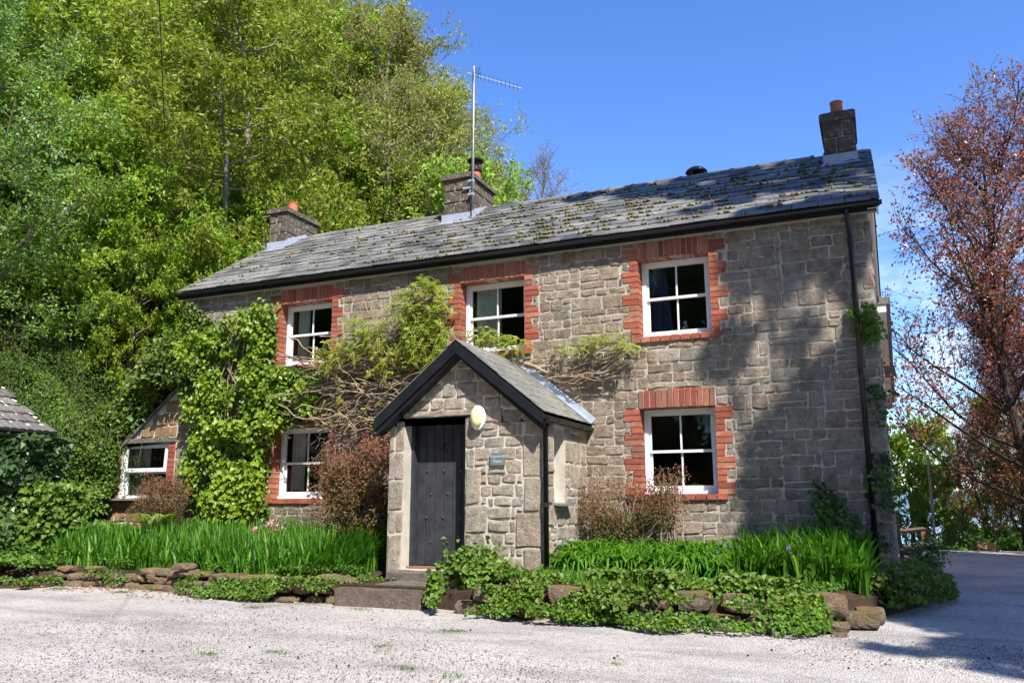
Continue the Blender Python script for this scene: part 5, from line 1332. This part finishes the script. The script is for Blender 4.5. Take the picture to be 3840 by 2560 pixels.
# ivy round the lean-to roof and left corner
iv = thing('ivy', (-13.2,-.1,2.5), 'dark glossy ivy sprawling over the lean-to roof and left corner of the cottage', 'ivy')
wall_leaves([(-12.9,5.05),(-12.35,5.4),(-11.9,5.1),(-11.75,4.3),(-12.1,3.95),(-12.9,3.75),(-13.6,3.0),(-14.0,2.9),(-14.05,2.2),(-13.99,1.5),(-15.4,1.3),(-15.6,2.8),(-14.3,3.5),(-13.3,4.2)], 6800, .0, .50, .085, .085, 'lf_ivybright', iv, seed=6, hole=-.6, f=1.2)
wall_leaves([(-13.0,4.7),(-12.6,5.0),(-12.3,4.3),(-12.65,3.85),(-13.4,3.25),(-14.0,3.1),(-14.3,1.5),(-15.7,1.3),(-15.7,3.2),(-14.2,3.9)], 7000, -.9, .3, .10, .10, 'lf_ivy', iv, seed=7, hole=-.7, f=1.2, gy=.1)
# wisteria
wi = thing('wisteria', (-7.4,-.2,.7), 'old wisteria with a tangle of bare tan stems and lime young leaves above the porch', 'climber')
L1 = []
for _ in range(5): L1.append((wander((-7.05+U(-.1,.1),-.12,.7), (-7.3+U(-.3,.3),-.3,3.0), 9, .05), np.linspace(.035,.022,9)))
for _ in range(230):
    a = (U(-9.0,-7.0), -U(.06,.45), U(2.75,4.1)); ang = rng.normal()*.45+.1; l = U(.6,1.7)
    b = (a[0]+l*math.cos(ang)*(1 if rng.random() < .6 else -1), a[1]+U(-.2,.1), a[2]+l*math.sin(ang)*.7)
    if b[0] > -6.1+.0 and b[2] < 3.9: continue
    if b[0] > -6.2+(b[2]-3.1): continue
    L1.append((wander(a, b, 7, .045, U(-.15,.1)), U(.005,.013)))
for _ in range(46):
    a = (U(-7.9,-6.1), -U(.1,.4), U(3.7,4.1)); b = (a[0]+U(-.9,.6), -U(.15,.5), a[2]+U(.2,1.0)); L1.append((wander(a, b, 6, .05), U(.004,.009)))
for _ in range(24):
    a = (U(-8.9,-7.3), -U(.1,.3), U(2.9,3.4)); b = (a[0]+U(-1.0,.2), -U(.1,.4), a[2]-U(.1,.8)); L1.append((wander(a, b, 7, .06), U(.004,.008)))
L1.append((wander((-5.25,-.1,3.75), (-4.2,-.12,3.45), 10, .05, -.03), np.linspace(.03,.018,10)))
L1.append((wander((-6.3,-.1,4.0), (-5.2,-.12,3.76), 8, .03), .03)); L1.append((wander((-5.5,-.1,3.85), (-4.4,-.1,3.60), 10, .04), .022))
for _ in range(34):
    a = (U(-4.9,-4.1), -U(.04,.16), U(3.3,3.65)); b = (a[0]+U(.3,1.1), -U(.05,.28), min(a[2]+U(-.1,.55), 3.95)); b = (min(b[0], -3.4), b[1], b[2]); L1.append((wander(a, b, 7, .04), U(.004,.011)))
stems(L1, 'vine', wi)
def sprays(poly, n, ymin, ymax, mat, parent, seed, hole=-.4, size=.30, gy=0, f=1.8):
    """pinnate hanging leaves: a midrib with paired leaflets"""
    q = sample_poly(poly, n); h = vnoise(q, f, seed); q = q[h > hole]; mb = MB(); m = len(q)
    P0 = np.stack([q[:, 0], gy-rng.uniform(ymin, ymax, m), q[:, 1]], 1)
    D = unit(rng.normal(size=(m, 3))*.6+np.array([0,-.5,.15])); k = 7; rr = rng.random(m)
    for j in range(k):
        t = (j+1)/k; P = P0+D*size*t*.8+np.array([0,0,-.45*size])*t*t
        S_ = unit(np.cross(D, [0,0,1.]))
        for s in (-1, 1):
            leaves(mb, P, D*.5+S_*s+np.array([0,0,-.45]), rng.normal(size=(m, 3))*.25+np.array([0,-.5,1]), size*.26*(1.1-.5*t), size*.10, np.clip(rr+rng.normal(size=m)*.1, 0, 1))
    return mb.obj('foliage', M[mat], parent)
WF = [(-9.05,4.15),(-8.75,4.5),(-8.45,4.72),(-7.75,4.60),(-7.30,5.05),(-6.9,5.28),(-6.62,5.1),(-6.5,4.7),(-6.45,4.1),(-6.7,3.85),(-7.5,3.85),(-8.1,3.95),(-8.7,3.95)]
sprays(WF, 1500, .10, .6, 'lf_wist', wi, 3, hole=-.12, size=.19, f=3.2)
sprays([(-7.35,5.05),(-6.9,5.28),(-6.6,5.15),(-6.45,4.7),(-6.5,4.3),(-7.3,4.4)], 230, .15, .5, 'lf_wist', wi, 5, hole=-.6, size=.26)
sprays([(-9.3,3.3),(-8.3,3.6),(-7.3,3.2),(-7.9,2.8),(-8.9,2.8)], 36, .15, .5, 'lf_wist', wi, 8, hole=-.9, size=.2)
sprays([(-9.0,4.2),(-8.2,4.45),(-6.6,4.5),(-6.2,4.0),(-6.6,3.75),(-8.0,3.6),(-8.9,3.7)], 420, .2, .6, 'lf_wist', wi, 31, hole=-.2, size=.22)
sprays([(-6.1,4.3),(-5.7,4.3),(-5.2,4.16),(-5.12,3.98),(-5.5,3.92),(-6.0,3.98)], 150, .14, .42, 'lf_wist', wi, 4, hole=-.8, size=.2)
sprays([(-4.55,3.86),(-4.05,4.10),(-3.6,4.10),(-3.30,3.84),(-3.42,3.78),(-3.87,3.94),(-4.36,3.82)], 100, .08, .30, 'lf_wist', wi, 6, hole=-.7, size=.2)
sprays([(-5.1,4.0),(-4.5,4.0),(-4.5,3.7),(-5.1,3.7)], 14, .05, .15, 'lf_wist', wi, 7, hole=-.9, size=.15)
# ivy on the right corner
i2 = thing('ivy', (-.15,-.05,2.0), 'thin ivy climbing the shaded right corner beside the downpipe', 'ivy')
wall_leaves([(-.34,4.12),(-.05,4.2),(.03,3.75),(-.2,3.7)], 220, .02, .16, .07, .07, 'lf_ivybright', i2, seed=3, hole=-.8)
wall_leaves([(-.24,3.2),(.03,3.0),(.03,1.0),(-.33,1.0),(-.26,2.4)], 520, .02, .14, .065, .065, 'lf_ivy', i2, seed=5, hole=-.25, f=2.5)
wall_leaves([(-.95,1.9),(-.6,1.6),(-.45,1.3),(-.4,.9),(-1.0,.9)], 420, .02, .14, .065, .065, 'lf_ivy', i2, seed=8, hole=-.4, f=2.5)

# ------------------------------------------------------------------ shrubs
def shrub(name, c, rad, n, label, cat, mat, L, W, flowers=0, seed=1, stemsn=40, fl='fl_pink', h0=0, squash=.8, dens=.5, up=.3):
    c = np.array(c, float); rad = np.array(rad, float); t = thing(name, (c[0], c[1], h0 or c[2]-rad[2]), label, cat)
    r = np.random.default_rng(seed); q = unit(r.normal(size=(n, 3))); rr = r.random(n)**.45
    bumps = 1+.42*vnoise(q, 2.0, seed)
    q = q*(rr*bumps)[:, None]; P = c+q*rad
    k = vnoise(P, 2.2/max(rad), seed+5) > -dens-.25; P = P[k]; q = q[k]
    D = r.normal(size=P.shape)*.6+q*.6+[0,0,up]; Nn = r.normal(size=P.shape)*.5+q*.4+[0,-.3,.7]
    l = r.uniform(L*.7, L*1.3, len(P)); mb = MB(); tipr = np.clip(.42+.38*q[:, 2]+.22*np.linalg.norm(q, axis=1)+.18*r.normal(size=len(P)), 0, .94)
    tipr = np.where(r.random(len(P)) < flowers, 1.0, tipr)
    leaves(mb, P, D, Nn, l, l*W/L, tipr); mb.obj('foliage', M[mat], t)
    st_ = []
    for _ in range(stemsn):
        e = c+unit(r.normal(size=3))*rad*r.uniform(.6, .95); b = np.array([c[0]+r.normal()*.08, c[1]+r.normal()*.08, (h0 or c[2]-rad[2])])
        st_.append((wander(b, e, 6, .03, -.05, r), np.linspace(.010, .003, 6)))
    stems(st_, 'vine', t); return t
shrub('fuchsia_bush', (-7.55,-.95,1.62), (.74,.42,.97), 24000, 'tall red-brown fuchsia bush left of the porch with pinkish-red flowers', 'bush', 'lf_fuch', .052, .022, .012, 2, 50, h0=.6)
shrub('fuchsia_bush', (-8.15,-.95,2.05), (.40,.3,.55), 4200, 'arching red-leaved fuchsia shoots across the lower left window', 'bush', 'lf_fuch', .04, .014, .02, 3, 40, h0=.7, dens=.15)
shrub('fuchsia_bush', (-12.2,-.6,1.50), (.6,.35,.6), 11000, 'low red-brown fuchsia under the lean-to window', 'bush', 'lf_fuch', .042, .016, .012, 4, 40, h0=.6)
shrub('fuchsia_bush', (-3.45,-.45,1.42), (.85,.32,.45), 12000, 'wide red-flowered fuchsia under the lower right window', 'bush', 'lf_fuch', .042, .015, .03, 5, 60, h0=.8, dens=.2)
shrub('fuchsia_bush', (-2.9,-.4,1.78), (.32,.22,.28), 1500, 'small red fuchsia sprig standing before the lower right window pane', 'bush', 'lf_fuch', .04, .014, .04, 6, 24, h0=.9, dens=.1)
# fern
fe = thing('fern', (-11.6,-1.2,.7), 'light green fern with arching fronds under the lean-to window', 'fern')
for i in range(9):
    a = i*.75+.3; P0 = np.array([-11.6,-1.2,.7]); mb = MB(); k = 22; dx = np.array([math.cos(a), math.sin(a)*.5-.35, 0])*.45
    tt = np.linspace(.12, 1, k); C_ = P0+dx*tt[:, None]**1.3+np.array([0,0,1])*(1.05*tt-.38*tt**2.6)[:, None]
    D = np.gradient(C_, axis=0); S_ = unit(np.cross(D, [0,0,1.]))
    for s in (-1, 1): leaves(mb, C_, S_*s+D*1.5, np.cross(S_, D)*-s*s+[0,-.3,.6], .17*np.sin(np.pi*tt**.8)**.8+.02, .035, .6+.3*rng.random(k))
    mb.tube(C_, .004, 4).obj('frond', M['lf_hydr'], fe)
# pink azalea and small border flowers
az_ = thing('azalea', (-9.0,-1.2,.7), 'little pink-flowered azalea behind the strap leaves left of the porch', 'plant')
q = rng.normal(size=(700, 3))*[.20,.12,.14]+[-8.95,-1.15,1.12]; mb = MB(); leaves(mb, q, rng.normal(size=(700,3)), rng.normal(size=(700,3))+[0,-.5,.6], .05, .022); mb.obj('foliage', M['lf_cover'], az_)
q = np.concatenate([rng.normal(size=(26,3))*[.03,.02,.03]+c for c in ((-9.25,-1.5,1.12),(-8.95,-1.5,1.22),(-8.9,-1.5,1.10),(-9.2,-1.5,1.02),(-8.75,-1.45,1.17))]); mb = MB(); leaves(mb, q, rng.normal(size=q.shape), rng.normal(size=q.shape)+[0,-.8,.3], .055, .05); mb.obj('blossom', M['fl_pink'], az_)

# ------------------------------------------------------------------ strap-leaf beds
def blades(x, y, z, H, lean, W, az, droop, mat, name, label, rnd=None):
    n = len(x); K_ = 6; t = np.linspace(0, 1, K_); P0 = np.stack([x, y, z], 1)
    dr = np.stack([np.cos(az), np.sin(az), np.zeros(n)], 1); sd_ = np.stack([-np.sin(az+.5*rng.normal(size=n)), np.cos(az), np.zeros(n)], 1)
    C_ = P0[:, None]+dr[:, None]*(lean[:, None]*(t**1.9)[None])[..., None]
    C_[..., 2] += H[:, None]*(t[None]-droop[:, None]*t[None]**3.2)
    wd = W[:, None]*np.array([.75,1,1,.9,.62,.05])[None]/2
    V = np.stack([C_-sd_[:, None]*wd[..., None], C_+sd_[:, None]*wd[..., None]], 2).reshape(n, -1, 3)
    b = np.arange(n)[:, None, None]*(K_*2)+np.arange(K_-1)[None, :, None]*2
    Q = (b+np.array([0,1,3,2])[None, None]).reshape(-1, 4)
    if rnd is None: rnd = rng.random(n)
    MB().add(V.reshape(-1, 3), Q, None, np.repeat(rnd, K_*2)).obj(name, M[mat], None, kind='stuff', label=label, smooth=True)
def bedz(x, y, E, zf, zb):
    e = edge_at(E, x); t = np.clip((y-e)/(.05-e), 0, 1); return zf+(zb-zf)*t
n = 5400; x = U(-13.2,-6.95,n); e = edge_at(LEDGE, x); y = e+.12+U(0,1,n)**1.0*np.minimum(1.25, np.abs(e)-.8)
cx = np.round(x/.22)*.22+rng.normal(size=n)*.055; cy_ = np.round(y/.2)*.2+rng.normal(size=n)*.05; x = cx; y = np.maximum(cy_, e+.04)
ok = (x < -6.98); x, y = x[ok], y[ok]; n = len(x)
front = np.exp(-(y-edge_at(LEDGE, x))/.18); hh = U(.42,.80,n)*(1-.45*front)*(1+.12*vnoise(np.stack([x,y],1), 1.0, 2))
rt = (x > -7.6); az = rng.uniform(0, 6.28, n); az = np.where(front > .5, -1.57+rng.normal(size=n)*.9, az); az = np.where(rt, rng.normal(size=n)*.8-.3, az)
blades(x, y, bedz(x, y, LEDGE, .48, .72), hh, U(.03,.20,n)+.16*front+.14*rt, U(.018,.034,n), az, U(0,.22,n)+.5*front*rng.random(n)+.10*(rng.random(n) > .85), 'lf_blade', 'montbretia_leaves', 'dense bright green montbretia leaves filling the left bed')
n = 3400; x = U(-4.25,-.35,n); y = U(-1.75,-.35,n); y = np.where(x < -4.0, U(-1.5,-.3,n), y)
sh = x > -1.9
hh = U(.38,.68,n)*(1+.15*vnoise(np.stack([x,y],1), 1.2, 4)); front = np.exp(-(y+1.8)/.4)
az = np.where(rng.random(n) < .7, -1.3+rng.normal(size=n)*.8, U(0,6.28,n))
blades(x, y, bedz(x, y, REDGE[:8], .52, .78), hh, np.where(sh, U(.08,.3,n), U(.2,.5,n)), U(.026,.05,n), az, np.where(sh, U(.05,.5,n), U(.5,1.15,n)), 'lf_blade', 'montbretia_leaves', 'arching broad strap leaves filling the right bed under the window', rnd=.25+.75*rng.random(n))
n = 2600; x = U(-4.3,-2.3,n); y = U(-2.45,-1.85,n)
blades(x, y, bedz(x, y, REDGE[:8], .55, .78), U(.06,.16,n), U(.01,.06,n), U(.004,.008,n), U(0,6.28,n), U(0,.3,n), 'lf_blade', 'grass', 'short green grass strip behind the mossy boulder wall', rnd=.4+.5*rng.random(n))
# columbines
for (x, y, lab) in ((-4.1,-1.55,'small violet columbine at the foot of the porch downpipe'),(-1.75,-2.0,'violet columbine standing among the leaves in the middle of the right bed'),(-1.05,-2.1,'blue-violet columbine near the right end of the bed')):
    t = thing('columbine', (x, y, .6), lab, 'flower'); L_ = []; mb = MB()
    for i in range(5):
        e = np.array([x+rng.normal()*.09, y+rng.normal()*.06, .6+U(.35,.58)]); L_.append((wander((x,y,.55), e, 5, .012), .003))
        q = e+rng.normal(size=(4,3))*.012; leaves(mb, q, rng.normal(size=(4,3))+[0,-.3,-.6], rng.normal(size=(4,3)), .026, .018)
    stems(L_, 'lf_cover', t, 'stem', 4); mb.obj('blossom', M['fl_purple'], t)

# ------------------------------------------------------------------ ground cover
def cover(P, Nn, L, mat, name, label, drop=.2, rlo=0, rhi=1, W=.95):
    n = len(P); D = rng.normal(size=(n,3))*.7+[0,-.25,-drop]; l = rng.uniform(L*.6, L*1.35, n)
    clump = .5+.5*vnoise(P, 3.0, 12); r_ = rlo+(rhi-rlo)*np.clip(.5*clump+.5*rng.random(n), 0, 1)
    mb = MB(); leaves(mb, P, D, Nn+rng.normal(size=(n,3))*.45, l, l*W, r_); return mb.obj(name, M[mat], None, kind='stuff', label=label)
def front_strip(x0, x1, E, n, ytop, zt, seed, hole=-.3, spill=.22):
    x = U(x0, x1, n); v = rng.random(n); e = edge_at(E, x); h = vnoise(np.stack([x*1.0, v*1.5], 1), 1.6, seed); k = h > hole; x, v, e, h = x[k], v[k], e[k], h[k]
    # v 0: far side on top, .45: wall lip, 1: foot on the gravel
    top = v < .45; t = v/.45; t2 = (v-.45)/.55
    y = np.where(top, e+ytop*(1-t)-.02, e-.24-.06*(1-t2)-spill*t2**1.5*(1+.8*vnoise(np.stack([x], 1), 2, seed+2)))
    z = np.where(top, zt+.05+.10*np.clip(h, 0, 1), zt+.02-(zt-.26)*t2)+rng.random(len(x))*.06*(1-.5*t2*(~top))
    P = np.stack([x, y, z], 1); Nn = np.where(top[:, None], [0,-.35,1.0], [0,-1.0,.65]); return P, Nn
P, Nn = front_strip(-5.25, -.75, REDGE[:8], 15000, .75, .54, 3, .08, .26)
k = ~((P[:,0] > -4.4) & (P[:,0] < -2.3) & (P[:,1] > -2.55) & (rng.random(len(P)) < .75)); P, Nn = P[k], Nn[k]
cover(P, Nn, .046, 'lf_cover', 'ground_cover', 'ivy and lady\'s mantle spilling over the boulder wall right of the steps')
k2 = rng.random(len(P)) < .10; cover(P[k2]+[0,-.02,.03], Nn[k2], .04, 'lf_hydr', 'ground_cover', 'pale new ivy shoots scattered over the right-hand ground cover')
P3, N3 = front_strip(-2.6, -.62, REDGE[:8], 3000, .3, .54, 33, -.15, .24); cover(P3, N3, .05, 'lf_ivybright', 'ground_cover', 'glossy ivy burying the boulders at the right end of the wall')
P, Nn = front_strip(-5.3, -.85, REDGE[:8], 5200, .4, .58, 8, .15, .26); P[:, 2] += .05
cover(P, Nn, .068, 'lf_cover', 'ground_cover', 'larger round pale leaves on top of the right-hand ground cover', rlo=.35)
q = rng.normal(size=(2300,3))*[.20,.14,.13]+[-4.95,-2.35,.68]; cover(q, (q-[-4.95,-2.2,.5])*3, .075, 'lf_cover', 'ground_cover', 'mound of lobed leaves at the porch corner', rlo=.2)
P, Nn = front_strip(-9.2, -6.75, LEDGE, 5200, .3, .52, 5, .02, .16); cover(P, Nn, .045, 'lf_cover', 'ground_cover', 'ivy creeping over the stones left of the kerb step')
P, Nn = front_strip(-12.9, -9.2, LEDGE, 2600, .3, .5, 15, .35, .12); cover(P, Nn, .045, 'lf_cover', 'ground_cover', 'scattered ivy along the left dry stone wall')
# bank at the far left, below the outbuilding ivy
n = 9000; x = U(-15.2,-12.6,n); y = U(-2.9,-.3,n); z = .35+np.clip(-(x+12.4), 0, 3)*.36+.14*vnoise(np.stack([x,y],1), 1.5, 3)+np.clip(y+2.9,0,1)*.3+rng.random(n)*.1
grid_mesh(np.linspace(-15.6,-12.3,16), np.linspace(-3.05,.2,14), lambda X,Y: .22+np.clip(-(X+12.4),0,3)*.34*np.clip((Y+3.05)/.5,0,1)+np.clip(Y+2.9,0,1)*.3+.06*np.sin(X*7)*np.cos(Y*6)).obj('earth_bank', M['soil'], smooth=True, kind='structure')
cover(np.stack([x,y,z],1), np.tile([0.2,-.7,.9],(n,1)), .07, 'lf_cover', 'ground_cover', 'mixed weeds and ivy on the bank at the left end of the bed')
n = 1500; x = U(-15.2,-12.4,n); y = edge_at(LEDGE, x)-U(.0,.62,n); cover(np.stack([x,y,.28+rng.random(n)*.12],1), np.tile([0,-.6,.9],(n,1)), .055, 'lf_cover', 'ground_cover', 'weeds along the foot of the bank at the far left')
n = 500; x = U(-6.9,-6.3,n); y = U(-2.7,-1.9,n); k = (x < -6.62) | (rng.random(n) < .3); cover(np.stack([x,y,.5+rng.random(n)*.07],1)[k], np.tile([0,-.6,.9],(n,1))[k], .04, 'lf_cover', 'ground_cover', 'small weeds beside the doorstep path')
# low dark plants at the foot of the gable
n = 5200; x = U(-.45,.62,n); y = U(-1.6,1.3,n); k = x < .62-.35*np.clip(-y-.2,0,2); x, y = x[k], y[k]; n = len(x)
z = .36+.026*(y+12)*0+U(.05,.42,n)*(1-.6*np.clip((x-.2)/.5,0,1))
cover(np.stack([x,y,z],1), np.tile([0.3,-.6,.9],(n,1)), .065, 'lf_ivybright', 'ground_cover', 'shaded leafy plants at the foot of the gable beside the drive')
# verge under the right-hand trees
n = 5200; x = U(.6,8,n); y = 9.5+U(0,1.6,n); z = .35+U(0,.55,n)*(.4+.6*(vnoise(np.stack([x],1), 1.4, 2) > 0))
cover(np.stack([x,y,z],1), np.tile([0,-.8,.8],(n,1)), .10, 'lf_bank', 'undergrowth', 'low green undergrowth along the far edge of the gravel')
MB_b = MB(); boulder(MB_b, (1.9,9.6,.62), (.25,.2,.13), 91, rnd=.3); MB_b.obj('boulder', M['orange_stone'], None, **tagd('reddish boulder lying at the far edge of the gravel', 'boulder'))
# planter flowers
for (x, y, z, lab) in ((.50,2.42,.80,'leafy plant with pale flowers in the teal planter'),(.38,1.95,.66,'trailing plant with white flowers in the dark planter')):
    t = thing('potted_plant', (x, y, z), lab, 'plant'); q = rng.normal(size=(420,3))*[.11,.10,.07]+[x,y,z+.05]; mb = MB(); leaves(mb, q, rng.normal(size=q.shape), rng.normal(size=q.shape)+[0,0,1], .06, .03); mb.obj('foliage', M['lf_ivybright'], t)
    q = rng.normal(size=(16,3))*[.11,.10,.04]+[x-.05,y-.05,z+.13]; mb = MB(); leaves(mb, q, rng.normal(size=q.shape), rng.normal(size=q.shape)+[0,-.6,.8], .06, .055); mb.obj('blossom', M['fl_white'], t)
# ivy curtain on the outbuilding wall
io = thing('ivy', (-13.6,-3.2,.3), 'thick dark ivy hanging down the outbuilding wall under the tiled roof', 'ivy')
n = 11000; y = U(-6.0,-1.6,n); z = U(.2,2.72,n); dep = .05+.42*np.clip(.5+.5*vnoise(np.stack([y,z],1), 1.5, 4), 0, 1)*rng.random(n)**.5
P = np.stack([-13.75+dep, y, z], 1); D = rng.normal(size=(n,3))*.5+[.3,0,-.7]; mb = MB(); l = U(.09,.16,n); rr = np.clip(.6*rng.random(n)+.3*(z < 1.6)+.15, 0, 1); leaves(mb, P, D, rng.normal(size=(n,3))*.4+[1,-.3,.5], l, l*.95, rr); mb.obj('foliage', M['lf_ivy'], io)
n = 2500; P = np.stack([U(-13.6,-13.1,n), U(-2.4,-1.3,n), U(.3,1.9,n)], 1); mb = MB(); leaves(mb, P, rng.normal(size=(n,3))*.5+[0,-.3,-.6], rng.normal(size=(n,3))*.4+[.4,-1,.5], U(.08,.13,n), .11, .5+.5*rng.random(n)); mb.obj('foliage', M['lf_ivybright'], io)
# shrubby bank between the outbuilding and the lean-to
def bank(n, poly, mat, L, name, label, cat, zf, seed, drange=.5, rl=0):
    q = sample_poly(poly, n); t = thing(name, (float(np.mean([p[0] for p in poly])), float(np.mean([p[1] for p in poly])), 1.0), label, cat)
    z = zf(q[:,0], q[:,1]); h = vnoise(q, 1.1, seed); z = z+h*.28-rng.random(n)**2*drange
    P = np.stack([q[:,0], q[:,1]-h*.2, z], 1); D = rng.normal(size=(n,3))*.6+[.2,-.4,.3]; l = rng.uniform(L*.7, L*1.4, n)
    mb = MB(); leaves(mb, P, D, rng.normal(size=(n,3))*.5+[.3,-.6,.8], l, l*.55, np.clip(rl+.35+.3*h+.4*rng.random(n)-.1, 0, 1)); mb.obj('foliage', M[mat], t)
    L_ = []
    for _ in range(520):
        p = q[rng.integers(len(q))]; zz = float(zf(np.array([p[0]]), np.array([p[1]]))[0]); a = (p[0]-.5, p[1]+.3, zz-.9); L_.append((wander(a, (p[0]+.1, p[1]-.15, zz+.22), 5, .06), .006))
    stems(L_, 'vine', t); return t
zfb = lambda x, y: np.clip(1.15+np.interp(-x, [12.6,13.4,14.4,15.6,17.6,19.5], [.9,1.45,2.2,3.3,4.4,5.6])+(y-.5)*.22, .3, 9)
bank(52000, [(-13.95,-.9),(-12.9,.6),(-12.75,3.8),(-15,5.5),(-18.5,4.5),(-19.5,.5),(-17,-1.6),(-14.6,-1.7)], 'lf_bank', .05, 'cotoneaster_bank', 'fine-leaved green shrub bank with reddish twigs between the outbuilding and the lean-to', 'shrub', zfb, 21, .9)
# steep leafy face of that bank towards the yard
n = 13000; x = U(-16.2,-13.95,n); z = U(.5,1,n)*zfb(x, np.full(n,-1.0)); y = -1.25+.5*rng.random(n)+.25*(x+14)*.4+vnoise(np.stack([x,z],1), 1.3, 9)*.25+.35*(z/3)
y = np.where(x > -14.3, y+.4, y)
t = thing('bank_shrub', (-14.8,-1.0,.6), 'leafy green shrub face left of the lean-to window', 'shrub'); mb = MB(); P = np.stack([x,y,z],1); h = vnoise(P, 1.2, 5); leaves(mb, P, rng.normal(size=(n,3))*.6+[0,-.5,-.2], rng.normal(size=(n,3))*.45+[.2,-1,.6], U(.06,.12,n), .06, np.clip(.4+.35*h+.35*rng.random(n),0,1)); mb.obj('foliage', M['lf_cover'], t)

# ------------------------------------------------------------------ litter on the gravel
n = 420; x = U(-12.6,-5.5,n); e = edge_at(LEDGE, np.minimum(x,-6.75)); y = e-.30-.55*rng.random(n)**2; k = (x < -8.6) | (rng.random(n) < .25); x, y = x[k], y[k]; n = len(x)
mb = MB(); leaves(mb, np.stack([x,y,.026*(y+12.145)+.012],1), rng.normal(size=(n,3))*[1,1,.1], rng.normal(size=(n,3))*.3+[0,0,1], U(.03,.07,n), .035); mb.obj('dry_leaves', M['lf_dead'], None, kind='stuff', label='dry brown leaves drifted along the foot of the wall')
n = 36; x = U(-7,1.0,n); y = U(-6.5,-3.3,n); mb = MB()
for a, b in zip(x, y):
    s = U(.006,.014); mb.lathe((a,b,.026*(b+12.145)+.004), [(0,0),(s,s*.4),(s*.8,s*1.3),(0,s*1.7)], 6)
mb.obj('beech_husks', M['bark_dark'], None, kind='stuff', label='dark husks scattered on the gravel')
cl_ = [(-4.35,-4.05,1.0),(-3.9,-5.75,.5),(-5.4,-5.6,.45),(-5.9,-5.9,.5),(-2.3,-5.0,.3),(-4.6,-5.0,.3),(-8.8,-2.95,.8),(-6.2,-3.05,.8),(-10.6,-2.75,1.0),(-11.9,-2.8,1.1),(-3.4,-5.9,.3),(-7.6,-3.35,.6)]
X_, Y_ = [], []
for (a, b, s) in cl_:
    m = int(170*s); X_.append(a+rng.normal(size=m)*.10*s**.5); Y_.append(b+rng.normal(size=m)*.04)
x = np.concatenate(X_); y = np.concatenate(Y_); n = len(x)
blades(x, y, .026*(y+12.145), U(.01,.035,n), U(.01,.03,n), U(.004,.008,n), U(0,6.28,n), U(0,.4,n), 'lf_blade', 'weeds', 'tiny green weed tufts in the gravel', rnd=.3+.5*rng.random(n))
